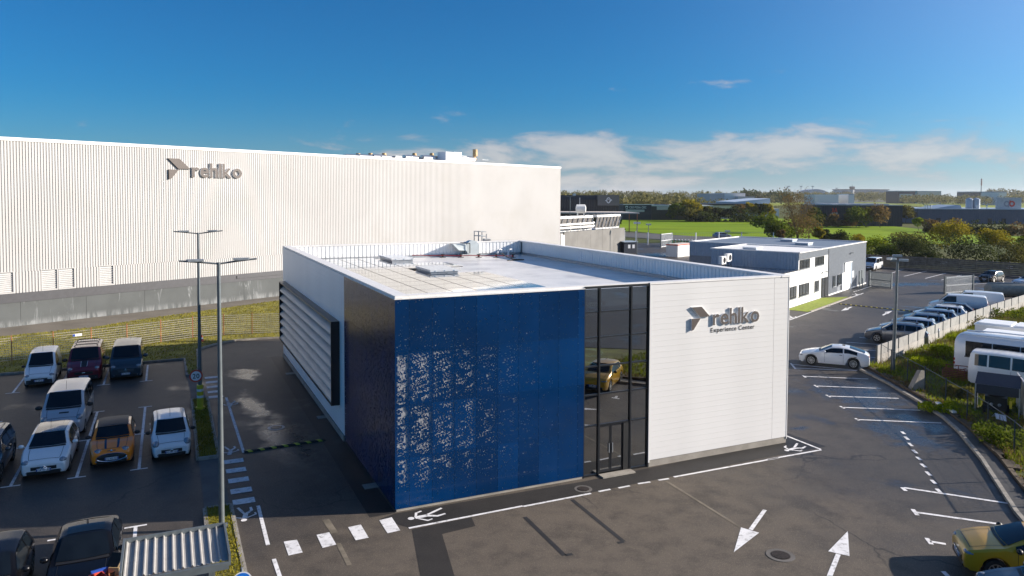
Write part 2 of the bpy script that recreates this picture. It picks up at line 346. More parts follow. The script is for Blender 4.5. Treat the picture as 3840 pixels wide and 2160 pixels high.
# raised verges with kerbs
def verge(name,pts,z,m,kerbed=None,w=.14,kind='structure'):
    o=sheet(name,pts,z,m,kind=kind)
    if kerbed:
        for (i,j) in kerbed:
            mb=MB(); 
            for k in range(i,j):
                p=Vector(pts[k%len(pts)]); q=Vector(pts[(k+1)%len(pts)]); L=(q-p).length; n=max(1,int(L/1.0)); d=(q-p).normalized(); nr=Vector((d.y,-d.x))
                for s in range(n):
                    p0=p+(q-p)*(s/n)+d*.006; q0=p+(q-p)*((s+1)/n)-d*.006; h=z+.025+rnd.uniform(-.006,.006)
                    quad=[p0+nr*w*.5,q0+nr*w*.5,q0-nr*w*.5,p0-nr*w*.5]; mb.prism([tuple(x) for x in quad],-.02,h)
            mb.build('kerb',M['kerb'],o)
    return o
vpts=ab([(-40,30.3),(-6.55,31.0),(-6.53,25.58),(-5.88,25.58),(-5.72,30),(-5.63,33.92),(-5.22,34.6),(-4.2,35.8),(-2.7,36.7),(-1.15,36.7),(4,36.2),(5,31)])
VERGEP=vpts+[(-16.5,57),(-15,66),(-22,84)]+[rd[5],rd[4],rd[3],rd[2],rd[1],rd[0]]
verge('grass_verge',VERGEP,.11,VERGE,[(0,10)])
ISL1=ab([(-6.46,8.85),(-5.6,8.85),(-5.6,19.3),(-6.4,19.3)]); verge('planted_island',ISL1,.11,VERGE,[(0,4)])
ISL2=ab([(-6.43,-12),(-5.5,-12),(-5.52,3.0),(-6.43,3.0)]); verge('planted_island',ISL2,.11,VERGE,[(0,4)])
sheet('footway',ab([(-6.43,3.0),(-5.52,3.0),(-5.6,8.8),(-6.43,8.8)]),.004,mat('old_paving',(.10,.092,.085),.85,var=.2,vscale=1,grain=.3),yard)
sheet('footway',ab([(-6.4,19.4),(-5.6,19.4),(-5.88,25.5),(-6.53,25.5)]),.004,MATS['old_paving'],yard)
kout=[(24.3,50.9),(24.0,46.1),(23.9,42.95),(23.62,39.82),(23.1,37.3),(21.9,33.2),(19.8,27.6),(17.6,20.5),(16.2,12),(15.5,-20)]
WASTEP=kout+[(90,-20),(95,60),(76,94)]+wallline[::-1][1:]
waste=verge('waste_ground',WASTEP,.10,WASTE)
mb=MB()
for k in range(2,len(kerbline)-1):
    p=Vector(kerbline[k]); q=Vector(kerbline[k+1]); n=max(1,int((q-p).length)); d=(q-p).normalized(); nr=Vector((-d.y,d.x))
    for s in range(n):
        p0=p+(q-p)*(s/n)+d*.006; q0=p+(q-p)*((s+1)/n)-d*.006
        mb.prism([tuple(x) for x in (p0,q0,q0+nr*.16,p0+nr*.16)],-.02,.13)
mb.build('kerb',M['kerb'],yard)
sheet('footway',[(p[0]+.16,p[1]) for p in kerbline[2:]]+[(p[0]-.05,p[1]) for p in kout[::-1]],.105,mat('gutter_tarmac',(.045,.043,.042),.7,var=.3,vscale=1,grain=.2),yard)
mb=MB()
for k in range(len(kout)-1):
    p=Vector(kout[k]); q=Vector(kout[k+1]); d=(q-p).normalized(); nr=Vector((-d.y,d.x)); n=max(2,int((q-p).length*2))
    for s in range(n):
        p0=p+(q-p)*(s/n); q0=p+(q-p)*((s+1)/n); w0=.35+.25*math.sin(s*1.7+k); h=.19+rnd.uniform(0,.06)
        mb.prism([tuple(x) for x in (p0,q0,q0+nr*w0,p0+nr*w0)],0,h)
mb.build('earth_edge',EARTH,waste)

# ================================================================ markings
def quadpx(l,z,m,name,par): mb=MB(); mb.poly([(*G(u,v,z),z) for u,v in l]); return mb.build(name,m,par)
def strip(p,q,w,z,m,name,par=yard):
    p=Vector(p);q=Vector(q);d=(q-p).normalized();n=Vector((-d.y,d.x))*w/2
    mb=MB(); mb.poly([(*(p+n),z),(*(p-n),z),(*(q-n),z),(*(q+n),z)]); return mb.build(name,m,par)
P=M['paint']; ZP=.010
def Zr(r,x,y,w=2576): k=(r[1]-r[0])/w; return (r[0]+x*k,r[2]+y*k)
rF=(1960,2920,1580); rFw=2398; r3=(1000,1960,1500); r3w=2108; rA=(2880,3840,1080); rB=(2880,3840,1620); rC=(2880,3840,660)
def pxs(r,l,w=2576): return [Zr(r,x,y,w) for x,y in l]
def line(r,p,q,w=2576,wd=.12,m=P,z=ZP,name='painted_line'): a=G(*Zr(r,*p,w=w),z); b=G(*Zr(r,*q,w=w),z); return strip(a,b,wd,z,m,name)
A2=lambda a,b:AB(a,b)[:2]
for a in (-15.96,-13.6,-11.25,-8.89): strip(A2(a,25.42),A2(a,30.2),.12,ZP,P,'painted_line'); strip(A2(a-.36,25.36),A2(a+.36,25.36),.11,ZP,P,'painted_line')
for a in (-15.75,-13.42,-11.11,-8.79):
    strip(A2(a,8.78),A2(a,13.86),.12,ZP,P,'painted_line'); strip(A2(a,13.98),A2(a,18.96),.12,ZP,P,'painted_line')
    for b in (8.72,19.03): strip(A2(a-.34,b),A2(a+.34,b),.11,ZP,P,'painted_line')
strip(A2(-17,13.92),A2(-6.9,13.92),.11,ZP,P,'painted_line')
for a in (-13.38,-11.03,-8.71): strip(A2(a,2.55),A2(a,-2.6),.12,ZP,P,'painted_line'); strip(A2(a-.36,2.61),A2(a+.36,2.61),.11,ZP,P,'painted_line')
for b in (24.7,23.42,22.14,20.9,19.68): MBq=strip(A2(-5.5,b),A2(-4.72,b),.5,ZP,P,'crosswalk_stripe')
for b in (8.1,6.9,5.7,4.5,3.36): strip(A2(-5.42,b),A2(-4.62,b),.52,ZP,P,'crosswalk_stripe')
strip(A2(-4.58,19.3),A2(-4.52,9.05),.13,ZP,P,'painted_line'); strip(G(968,1897),G(1005,2045),.13,ZP,P,'painted_line'); strip(G(1027,2097),G(1055,2180),.13,ZP,P,'painted_line')
for l in ([(140,1165),(250,1150),(297,1255),(180,1280)],[(410,1110),(515,1088),(573,1190),(460,1218)],[(670,1047),(775,1025),(840,1133),(733,1155)],[(927,990),(1030,965),(1100,1073),(995,1097)]):
    quadpx(pxs(r3,l,r3w),ZP,P,'crosswalk_stripe',yard)
sheet('fresh_patch',[G(u,v) for u,v in [(1481,1926),(1425,1947),(1540,1981),(1770,1934),(2210,1849),(2526,1786),(2880,1714),(3098,1674),(2945,1622),(2930,1655),(2430,1756),(2187,1806)]],.005,FRESH,yard)
sheet('fresh_patch',[G(u,v) for u,v in [(1545,1986),(1577,2165),(1706,2165),(1658,2003),(1783,1973),(1768,1940)]],.004,FRESH,yard)
sheet('fresh_patch',ab([(-.98,-.05),(-.02,-.05),(-.02,29.6),(-.9,29.6)]),.003,FRESH,yard)
line(r3,(1170,1055),(2108,872),r3w); strip(G(1962,1899,ZP),G(2216,1850,ZP),.12,ZP,P,'painted_line')
for p,q in (((710,657),(822,636)),((897,624),(1003,603)),((1080,584),(1195,567)),((1270,551),(1370,536)),((1415,521),(2398,341))): line(rF,p,q,rFw)
line(rB,(-6,276),(535,179)); line(rB,(178,35),(530,174))
quadpx(pxs(rF,[(2250,825),(2288,832),(2155,1020),(2115,1010)],rFw),ZP,P,'painted_arrow',yard); quadpx(pxs(rF,[(2045,993),(2215,1043),(1978,1225)],rFw),ZP,P,'painted_arrow',yard)
quadpx(pxs(rB,[(803,997),(820,1248),(605,1200)]),ZP,P,'painted_arrow',yard); quadpx(pxs(rB,[(683,1222),(732,1235),(650,1449),(590,1449)]),ZP,P,'painted_arrow',yard)
for l in ([(735,230),(783,196),(815,219)],[(790,207),(803,215),(851,188),(825,190)],[(1250,230),(1172,241),(1206,262)],[(1192,246),(1203,256),(1165,276),(1145,272)]): quadpx(pxs(rA,l),ZP,P,'painted_arrow',yard)
for p,q in (((244,768),(900,828)),((282,806),(895,832)),((365,888),(1010,915)),((480,985),(1135,1010)),((605,1087),(1315,1110)),((745,1200),(1530,1230)),((890,1323),(1745,1358)),((920,495),(985,503)),((785,545),(1120,568)),((890,618),(1090,630)),((1005,693),(1085,702)),
  ((228,757),(278,815)),((350,880),(380,900)),((465,975),(502,998)),((585,1075),(628,1098)),((725,1188),(770,1212)),((878,1310),(915,1333))): line(rA,p,q,wd=.13)
for p,q in (((1345,-5),(1375,20)),((1378,46),(1414,78)),((1412,108),(1453,142)),((1454,178),(1498,214)),((1496,248),(1540,283)),((1541,318),(1586,355)),((1592,396),(1637,438)),((1644,481),(1689,522)),((1697,570),(1740,612)),
  ((1370,560),(2425,718)),((1348,557),(1388,592)),((1500,808),(2360,930)),((1456,776),(1504,837)),((1630,1100),(1790,1127)),((1597,1066),(1646,1130)),((1760,1400),(1810,1449))): line(rB,p,q,wd=.15)
line(rC,(215,1449),(960,1178),wd=.16); line(rC,(935,1143),(1100,1088),wd=.16)
for k in range(4): line(rC,(862+k*22,1166-k*7),(874+k*22,1162-k*7),wd=.16)
for u0,v0,u1,v1 in ((3388,1010,3336,1026),(3476,1016,3390,1036),(3548,1024,3470,1044),(3606,1031,3530,1050),(3662,1037,3580,1052),(3725,1045,3660,1060),(3790,1062,3726,1078)): strip(G(u0,v0,ZP),G(u1,v1,ZP),.16,ZP,P,'painted_line')
OLD=mat('blackened_line',(.016,.016,.018),.7,var=.2,vscale=3); CR=mat('sealed_crack',(.16,.135,.10),.85,var=.3,vscale=2)
line(rF,(20,895),(393,1256),rFw,.16,OLD,.006,'blackened_line'); line(rF,(400,1254),(468,1241),rFw,.16,OLD,.006,'blackened_line')
line(rF,(462,732),(950,1128),rFw,.16,OLD,.006,'blackened_line'); line(rF,(890,1138),(950,1129),rFw,.14,OLD,.007,'blackened_line')
line(rF,(1340,558),(1500,655),rFw,.13,CR,.006,'sealed_crack'); line(rF,(1502,657),(2040,992),rFw,.11,CR,.006,'sealed_crack')
line(r3,(485,985),(560,1095),r3w,.25,CR,.006,'worn_line'); line(r3,(590,1180),(680,1358),r3w,.16,CR,.006,'worn_line')
def walker(c,ang,k):
    """painted walking figure, head towards +x of its own frame"""
    f0=FR(c[0],c[1],ang); mb=MB(lambda x,y,z=0:f0(x*k,y*k,ZP))
    mb.poly([(1.0+.13*math.cos(i*math.pi/5),.13*math.sin(i*math.pi/5)) for i in range(10)])
    for l in ([(.84,-.10),(.84,.12),(.40,.12),(.35,-.08)],[(.36,-.08),(.40,.10),(.02,.30),(-.35,.22),(-.34,.12),(.0,.17)],[(.34,-.09),(.38,.02),(.0,-.12),(-.42,-.32),(-.38,-.42),(.05,-.24)],
      [(.80,.13),(.70,.13),(.46,.40),(.28,.36),(.27,.43),(.50,.50)],[(.82,-.11),(.72,-.11),(.62,-.34),(.40,-.42),(.42,-.50),(.70,-.42)]): mb.poly([(x,y) for x,y in l])
    return mb.build('walker_symbol',P,yard)
for (u,v,du,dv,k) in ((866,1513,-3,10,.8),(864,1688,-2,10,.8),(920,1926,-2,10,.85),(1606,1932,-10,2,.95),(2982,1680,-10,3,.9),(3096,1148,-10,5,1.1),(3215,1104,-10,5,1.1),(2970,1190,-10,5,1.1)):
    a=Vector(G(u,v)); b=Vector(G(u+du,v+dv)); d=(b-a).normalized(); c=a-d*.3*k; walker(c,math.atan2(d.y,d.x),k)
# ================================================================ main building
H0=8.02
blue=mat('blue_screen_panel',(.0002,.028,.104),.18,var=.14,vscale=.35,coat=.10,spec=.25)
t=blue.node_tree; bb_=t.nodes['Principled BSDF']; src=bb_.inputs['Base Color'].links[0].from_socket; oi=nd(t,'ShaderNodeObjectInfo'); lk(t,mixc(t,1.0,src,mixc(t,oi.outputs['Random'],(.74,.74,.74),(1.12,1.12,1.12)),'MULTIPLY'),bb_.inputs['Base Color'])
bluedark=mat('blue_screen_side',(.001,.023,.085),.22,var=.25,vscale=1.2,spec=.22,coat=.06,dirt=(.012,.016,.03,.5),dscale=1.5)
def glassmat(name,tint,refl,rough=.01):
    m=bpy.data.materials.new(name); m.use_nodes=True; t=m.node_tree; t.nodes.clear()
    tr=nd(t,'ShaderNodeBsdfTransparent'); tr.inputs[0].default_value=(*tint,1); gl=nd(t,'ShaderNodeBsdfGlossy',i_Roughness=rough); gl.inputs[0].default_value=(.95,.97,1,1)
    fr=nd(t,'ShaderNodeFresnel',i_IOR=1.5); f=mth(t,'ADD',mth(t,'MULTIPLY',fr.outputs[0],.9),refl,clamp=True)
    mx=nd(t,'ShaderNodeMixShader'); lk(t,f,mx.inputs[0]); lk(t,tr.outputs[0],mx.inputs[1]); lk(t,gl.outputs[0],mx.inputs[2])
    o=nd(t,'ShaderNodeOutputMaterial'); lk(t,mx.outputs[0],o.inputs[0]); MATS[name]=m; return m
GLASS=glassmat('facade_glass',(.20,.25,.28),.30)
WINDOW=mat('window_glass',(.05,.055,.055),.06,var=.3,vscale=.8,spec=.8,coat=.4)
ROOF=mat('wet_membrane',(.80,.775,.735),.34,var=.08,vscale=.5,spec=.45,coat=.12,dirt=(.30,.30,.31,.5),dscale=.4)
tn=ROOF.node_tree; tcn=nd(tn,'ShaderNodeTexCoord'); mpn=nd(tn,'ShaderNodeMapping'); mpn.inputs['Scale'].default_value=(.5,2.2,1); mpn.inputs['Rotation'].default_value=(0,0,.2); lk(tn,tcn.outputs['Object'],mpn.inputs[0])
nn=nd(tn,'ShaderNodeTexNoise',i_Scale=1.3,i_Detail=5.0); lk(tn,mpn.outputs[0],nn.inputs['Vector']); bpn=nd(tn,'ShaderNodeBump',i_Strength=.35,i_Distance=.02); lk(tn,nn.outputs[0],bpn.inputs['Height']); pb=tn.nodes['Principled BSDF']; lk(tn,bpn.outputs[0],pb.inputs['Normal']); lk(tn,bpn.outputs[0],pb.inputs['Coat Normal'])
par_frame[0]=AB
hq=thing('experience_center_building','low white and blue clad building with flat roof and glazed entrance in the middle','building',AB(9.6,14.7,0))
# carcass: walls behind the cladding, roof, copings
mb=MB(AB); mb.box(.13,19.15,.42,.60,0,7.98); # replaced around the glazing below
core=MB(AB)
core.box(.34,8.0,.14,.30,.0,7.9); core.box(11.34,19.15,.14,.30,.3,7.96)
core.box(.13,.33,.14,29.3,0,7.96); core.box(19.05,19.25,.31,29.3,0,7.96); core.box(.34,19.04,29.1,29.3,0,7.96)
core.build('carcass_wall',M['palegrey'],hq)
bk=MB(AB); bk.box(.08,6.6,.035,.13,.15,7.8); bk.build('backing_wall',M['white'],hq)
bk=MB(AB); bk.box(6.61,8.0,.075,.13,.1,7.8); bk.build('backing_glazing',M['dark'],hq)
mb=MB(AB); mb.box(.34,19.04,.31,29.09,6.75,6.92); mb.build('roof_membrane',ROOF,hq)
mb=MB(AB); mb.box(.02,.55,.05,29.4,7.97,8.06); mb.build('roof_coping',M['coping'],hq)
mb=MB(AB); mb.box(.56,11.26,.05,.42,7.97,8.06); mb.box(11.27,18.74,-.02,.42,7.975,8.055); mb.build('roof_coping',M['coping'],hq)
mb=MB(AB); mb.box(18.75,19.33,-.03,29.4,7.97,8.06); mb.build('roof_coping',M['coping'],hq)
mb=MB(AB); mb.box(.56,18.74,28.95,29.4,7.97,8.06); mb.build('roof_coping',M['coping'],hq)
def corr(fr,s0,s1,z0,z1,t,pitch,rib,dep,sg=-1,axis='s'):
    """vertical trapezoid ribs; outer faces at t, grooves dep behind (sg -1: towards the viewer is -t)"""
    mb=MB(fr); n=max(1,int((s1-s0)/pitch)); p=(s1-s0)/n; rib=min(rib,p*.75); pts=[]
    sl=min(dep*.6,(p-rib)*.35)
    for k in range(n):
        x=s0+k*p; pts+= [(x,0),(x+rib,0),(x+rib+sl,dep),(x+p-sl,dep)]
    pts.append((s1,0))
    f=(lambda x,d,z:(x,t-sg*d,z)) if axis=='s' else (lambda x,d,z:(t-sg*d,x,z))
    lo=[mb.pt(f(x,d,z0)) for x,d in pts]; hi=[mb.pt(f(x,d,z1)) for x,d in pts]
    for k in range(len(pts)-1):
        q=[lo[k],lo[k+1],hi[k+1],hi[k]]; mb.idx(q)
    return mb
corr(AB,.6,18.9,7.1,7.965,28.98,.30,.20,.045).build('parapet_lining',M['sidewhite'],hq)
corr(AB,.45,28.9,7.1,7.965,18.98,.30,.20,.045,axis='t').build('parapet_lining',M['sidewhite'],hq)
mb=MB(AB); mb.box(.6,18.8,28.86,28.93,6.921,7.09); mb.box(18.85,18.92,.45,28.93,6.921,7.09); mb.box(.34,.40,.45,28.8,6.921,7.9); mb.build('roof_upstand',M['steel'],hq)
# horizontal cladding panels
rows=31; z0=.30; ph=(7.955-z0)/rows
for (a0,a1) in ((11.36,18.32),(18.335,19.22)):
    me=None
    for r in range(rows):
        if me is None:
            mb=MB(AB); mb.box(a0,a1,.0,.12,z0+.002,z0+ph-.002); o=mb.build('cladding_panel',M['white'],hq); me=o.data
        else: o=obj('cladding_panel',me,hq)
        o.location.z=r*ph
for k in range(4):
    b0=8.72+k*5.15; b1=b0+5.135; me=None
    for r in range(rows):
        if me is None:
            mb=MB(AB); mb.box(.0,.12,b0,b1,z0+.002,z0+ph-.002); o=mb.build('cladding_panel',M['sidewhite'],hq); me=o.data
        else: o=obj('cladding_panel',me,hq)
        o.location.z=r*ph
for bx in ((19.225,19.27,-.012,.05,.2,7.96),(11.285,11.35,-.012,.1,.2,7.96)): mb=MB(AB); mb.box(*bx); mb.build('corner_trim',M['white'],hq)
mb=MB(AB); mb.box(11.33,19.24,.02,.13,-.02,.285); mb.build('concrete_base',M['concrete'],hq)
mb=MB(AB); mb.box(-.05,.12,8.75,29.3,-.02,.28); mb.build('concrete_base',M['concrete'],hq)
mb=MB(AB); mb.box(.05,8.0,.02,.07,-.02,.14); mb.build('concrete_base',M['concrete'],hq)
# perforated blue screen: every hole is a hole
cell=.045; rh=random.Random(3)
NX=200; NZ=190
blob=[[rh.random() for _ in range(NX//2+3)] for _ in range(NZ//2+3)]
def bl(i,k):
    x,z=i/2.3,k/2.3; i0,k0=int(x),int(z); fx,fz=x-i0,z-k0
    g=lambda p,q:blob[min(q,len(blob)-1)][min(p,len(blob[0])-1)]
    return (g(i0,k0)*(1-fx)+g(i0+1,k0)*fx)*(1-fz)+(g(i0,k0+1)*(1-fx)+g(i0+1,k0+1)*fx)*fz
def hole(a,z,i,k,side=False):
    r=(z-.0)%1.985; fa=max(0,1-a/7.2)
    vert=0.0
    if z<1.98: vert=max(0,min(1,(z-.55)/.9))*.95
    elif z<5.95: vert=1.0
    else: vert=max(0,.26*(1-(z-5.95)/1.1))
    edge=.6 if (r<.14 or r>1.88) else 1
    if side: p=.05+.16*vert*max(0,1-a/6)
    else: p=.026+.52*(fa**1.8)*vert*edge*(1.25 if (a+.35)%.9>.4 else .7)
    return rh.random()< p*(.1+1.8*bl(i,k))
def screen(fixed,u0,u1,z0,z1,axis,m,side=False):
    mb=MB(AB); g=.010; n=max(1,round((u1-u0)/cell)); c=(u1-u0)/n; nz=round((z1-z0)/cell); cz=(z1-z0)/nz
    f=(lambda u,d,z:(u,fixed+d,z)) if axis=='a' else (lambda u,d,z:(fixed+d,u,z))
    q=.80
    run=[]
    for k in range(nz):
        za=z0+k*cz; zb=za+cz; hs=[0<i<n-1 and 0<k<nz-1 and hole(u0+i*c,za,int((u0+i*c)/cell),int(za/cell),side) for i in range(n)]
        # bottom strip of the row is always solid, so every hole stays square
        ze=za+cz*(1-q)
        if not any(hs): mb.poly([f(u0+g*(0),0,za),f(u1-g,0,za),f(u1-g,0,zb),f(u0,0,zb)]); continue
        mb.poly([f(u0,0,za),f(u1-g,0,za),f(u1-g,0,ze),f(u0,0,ze)])
        s=u0
        for i in range(n):
            if hs[i]:
                x=u0+i*c+c*(1-q)
                if x-s>1e-5: mb.poly([f(s,0,ze),f(x,0,ze),f(x,0,zb),f(s,0,zb)])
                s=u0+(i+1)*c
        if u1-g-s>1e-5: mb.poly([f(s,0,ze),f(u1-g,0,ze),f(u1-g,0,zb),f(s,0,zb)])
    # folded edges
    for (x,y) in ((u0,u0+.0),(u1-g,u1-g)): mb.poly([f(x,0,z0),f(x,.03,z0),f(x,.03,z1),f(x,0,z1)])
    mb.poly([f(u0,0,z1),f(u1-g,0,z1),f(u1-g,.03,z1),f(u0,.03,z1)])
    return mb.build('perforated_panel',m,hq)
ua=[0]+[.55+.9*k for k in range(9)]+[8.05]; zz=[.10,1.985,3.97,5.955,7.93]
for i in range(len(ua)-1):
    for k in range(4): screen(.0,ua[i],ua[i+1],zz[k]+.003,zz[k+1]-.003,'a',blue)
ub=[.02]+[.88+.865*k for k in range(9)]+[8.68]
for i in range(len(ub)-1):
    for k in range(4): screen(.0,ub[i],ub[i+1],zz[k]+.003,zz[k+1]-.003,'b',bluedark,True)
mb=MB(AB); mb.box(.055,.06,.14,8.66,.12,7.9); mb.build('backing_wall',M['black'],hq)
rv=MB(AB)
for u in ua[1:-1]:
    for k in range(22): rv.box(u-.02,u-.005,-.006,-.001,.3+k*.36,.325+k*.36); rv.box(u+.008,u+.022,-.006,-.001,.3+k*.36,.325+k*.36)
for z in zz[1:-1]:
    for k in range(26): rv.box(.15+k*.3,.165+k*.3,-.006,-.001,z+.012,z+.03)
rv=rv.build('rivets',mat('rivet_blue',(.05,.12,.24),.4,.3,var=.1),hq,kind='stuff')
mb=MB(AB); mb.box(-.015,.06,-.02,8.7,7.935,7.965); mb.box(.061,8.06,-.02,.045,7.935,7.962); mb.build('screen_cap',M['coping'],hq)
# glazed entrance
gz=[.06,2.15,3.46,4.66,5.87,6.94,7.93]; gx=[8.06,8.80,10.37,11.27]
mb=MB(AB); mb.box(8.06,11.27,.0,.22,7.93,8.03); mb.build('transom',M['dark'],hq)
for k in range(6):
    for i in range(3):
        if k==0 and i==1: continue
        p=MB(AB); p.box(gx[i]+.035,gx[i+1]-.035,.10,.112,gz[k]+.03,gz[k+1]-.03); p.build('glass_pane',GLASS,hq)
for z in gz[:-1]:
    for i in range(3):
        if z==gz[0] and i==1: continue
        mb=MB(AB); mb.box(gx[i]+.034,gx[i+1]-.034,.05,.18,z-.03,z+.03); mb.build('transom',M['dark'],hq)
for x in gx: p=MB(AB); p.box(x-.034,x+.034,.02,.2,.0,7.929); p.build('mullion',M['dark'],hq)
for x0,x1 in ((8.84,9.41),(9.43,10.02)):
    d=MB(AB); d.box(x0,x0+.05,.09,.15,.1,2.1); d.box(x1-.05,x1,.09,.15,.1,2.1); d.box(x0+.051,x1-.051,.09,.15,2.03,2.1); d.box(x0+.051,x1-.051,.09,.15,.1,.2); dd=d.build('door',M['dark'],hq)
    d=MB(AB); d.box(x0+.05,x1-.05,.11,.12,.2,2.03); d.build('glass_pane',GLASS,dd)
    d=MB(AB); d.box((x1-.09) if x0<9 else x0+.06,(x1-.06) if x0<9 else x0+.09,.05,.085,.9,1.3); d.build('handle',M['steel'],dd)
d=MB(AB); d.box(10.03,10.33,.04,.3,.06,2.1); d.build('door_pocket',M['black'],hq)
d=MB(AB); d.box(8.8,10.4,-.35,.05,-.02,.06); d.build('door_step',M['concrete'],hq)
rm=MB(AB)   # hall behind the glass
DK=mat('interior_grey',(.09,.095,.10),.7,var=.15); rm.box(8.06,11.3,.3,5,.0,.03); rm.build('hall_floor',DK,hq)
rm=MB(AB); rm.box(8.0,11.33,4.9,5.0,.0,6.7); rm.box(8.02,8.06,.31,4.9,.03,6.7); rm.box(11.29,11.33,.31,4.9,.03,6.7); rm.box(8.06,11.29,.3,4.9,6.6,6.7); rm.build('hall_wall',DK,hq)
rm=MB(AB); rm.box(10.98,11.2,.5,.53,.1,5.8); rm.build('blind',mat('blue_blind',(.14,.30,.33),.6,var=.05),hq)
LED=bpy.data.materials.new('lamp_ring_light'); LED.use_nodes=True; e=LED.node_tree.nodes['Principled BSDF']; e.inputs['Emission Color'].default_value=(.35,.75,.85,1); e.inputs['Emission Strength'].default_value=.55
for (a,z,r) in ((8.75,5.55,.45),(8.5,4.98,.75),(8.45,4.45,.5)):
    t=thing('ring_lamp','glowing pale blue hoop lamp hanging in the entrance hall, %s of three'%{5.55:'topmost',4.98:'middle',4.45:'lowest'}[z],'lamp',AB(a+.35,1.3,z),0,'hoop lamps inside the glazed entrance')
    rg=MB(AB); rg.tube([(a+.35+r*math.cos(i*math.pi/14),1.3+r*math.sin(i*math.pi/14),z) for i in range(29)],.025,6); rg.build('ring',LED,t); rg=MB(AB)
    rg.beam((a+.35+r,1.3,z),(a+.35+r,1.3,6.6),.01); rg.beam((a+.35-r,1.3,z),(a+.35-r,1.3,6.6),.01); rg.build('cable',M['steel'],t)
# louvre box on the side wall
lv0,lv1,lz0,lz1,lo=9.75,28.2,1.50,5.62,-.42
for nm,bx in (('louvre_frame',(lo,-.002,lv0,lv1,lz1-.07,lz1)),('louvre_frame',(lo,-.002,lv0,lv1,lz0,lz0+.07)),('louvre_frame',(lo,-.002,lv0,lv0+.08,lz0+.071,lz1-.071)),('louvre_frame',(lo,-.002,lv1-.08,lv1,lz0+.071,lz1-.071))):
    p=MB(AB); p.box(*bx); p.build(nm,M['dark'],hq)
p=MB(AB); p.box(-.03,-.003,lv0+.08,lv1-.08,lz0+.07,lz1-.07); p.build('louvre_back',M['black'],hq)
SL=mat('louvre_blade',(.50,.465,.43),.45,var=.08,vscale=.5,spec=.4)
nsl=7; sp=(lz1-lz0-.2)/nsl
for k in range(nsl):
    p=MB(AB); zb=lz0+.1+k*sp; pr=[(-.39+.30*(t/6)**1.6,zb+.03+sp*.52*(t/6)) for t in range(7)]
    b0,b1=lv0+.09,lv1-.09; N2=len(pr); lo_=[p.pt((x,b0,z)) for x,z in pr]; hi_=[p.pt((x,b1,z)) for x,z in pr]
    for q in range(N2-1): p.idx([lo_[q],lo_[q+1],hi_[q+1],hi_[q]])
    x,z=pr[0]; p.box(x-.006,x+.01,b0,b1,z-.03,z-.001)
    p.build('louvre_blade',SL,hq,smooth=60)
# sign
def emblem(fr_place,pts_list,d,mats,par):
    for pts in pts_list:
        mb=MB(par_frame[0]); n=len(pts); f=[mb.pt(fr_place(x,y,d)) for x,y in pts]; b=[mb.pt(fr_place(x,y,0)) for x,y in pts]
        mb.idx(f); mb.cur=1
        for k in range(n): mb.idx([f[k],b[k],b[(k+1)%n],f[(k+1)%n]])
        mb.build('emblem_piece',mats,par)
sg=thing('wall_sign','grey brown rehlko Experience Center sign with chevron emblem on the white front wall','sign',AB(15.3,-.02,5.68))
wpl=lambda x,y,d:(x,-.004-d,y)
emblem(wpl,[[(13.46,6.87),(14.00,6.87),(14.48,6.41),(13.93,6.41)],[(13.46,6.36),(13.96,6.36),(13.58,5.86),(13.46,5.82)]],.08,[M['brown'],M['signside']],sg)
letters('rehlko',1.03,lambda x,y,d:(14.66+x,-.004-d,6.00+y),.07,[M['brown'],M['signside']],sg,bold=.012,gap=.075,width=2.70)
letters('Experience Center',.285,lambda x,y,d:(14.59+x,-.004-d,5.66+y),.010,[M['ink']],sg,bold=.014,gap=.095,width=2.55)
# roof: solar array, skylights, plant
SOL=mat('solar_glass',(.012,.014,.022),.07,var=.1,vscale=2,spec=.9,coat=1.0)
sa=thing('solar_array','large field of dark glossy solar panels on the flat white roof','solar panels',AB(5.5,13,6.93))
ca=[1.15+1.275*k for k in range(8)]; me=None
for i in range(7):
    for r in range(15):
        b=1.75+r*1.74; a=ca[i]
        if (i>=4 and 14.0<b<18.6) or (i>=4 and b>22.5) or (i>=6 and 3<b<-1): continue
        if me is None:
            p=MB(AB); p.box(a,a+1.225,b,b+1.685,7.085,7.115); p0=p.build('solar_panel',[SOL,M['dark']],sa); me=p0.data; base=(a,b)
            for q in range(6): me.polygons[q].material_index=0 if q==1 else 1
        else:
            o=obj('solar_panel',me,sa); w0=Vector(AB(*base)); w1=Vector(AB(a,b)); o.location=w1-w0
p=MB(AB)
for i in range(8):
    for r in range(4): p.box(ca[i]-.04,ca[i]+.04,1.75+r*3.4,1.83+r*3.4,6.921,7.084)
p.build('mounting_feet',M['dark'],sa,kind='stuff')
for nm,bx,lb in (('a',(6.65,8.15,24.1,27.3),'pale roof skylight nearer the ribbed back parapet, beside the red edged gap'),('b',(6.6,8.3,15.5,18.3),'pale roof skylight in the middle of the solar panels')):
    t=thing('roof_skylight',lb,'skylight',AB((bx[0]+bx[1])/2,(bx[2]+bx[3])/2,6.93),0,'skylights on the flat white roof')
    p=MB(AB); p.box(*bx,6.921,7.22); p.build('curb',M['steel'],t); p=MB(AB); p.box(bx[0]-.06,bx[1]+.06,bx[2]-.06,bx[3]+.06,7.221,7.34); p.build('lid',mat('opal_lid',(.62,.64,.66),.25,var=.06,coat=.4),t,smooth=30)
    p=MB(AB)
    for q in range(3): p.box(bx[0]+.2+q*.6,bx[0]+.27+q*.6,bx[2]-.075,bx[2]-.061,7.25,7.30)
    p.build('latch',M['chrome'],t)
A_=lambda u,v,z:( (lambda g:((g[0]+4.29)*math.cos(YAW)+(g[1]-27.32)*math.sin(YAW),-(g[0]+4.29)*math.sin(YAW)+(g[1]-27.32)*math.cos(YAW)))(G(u,v,z)))
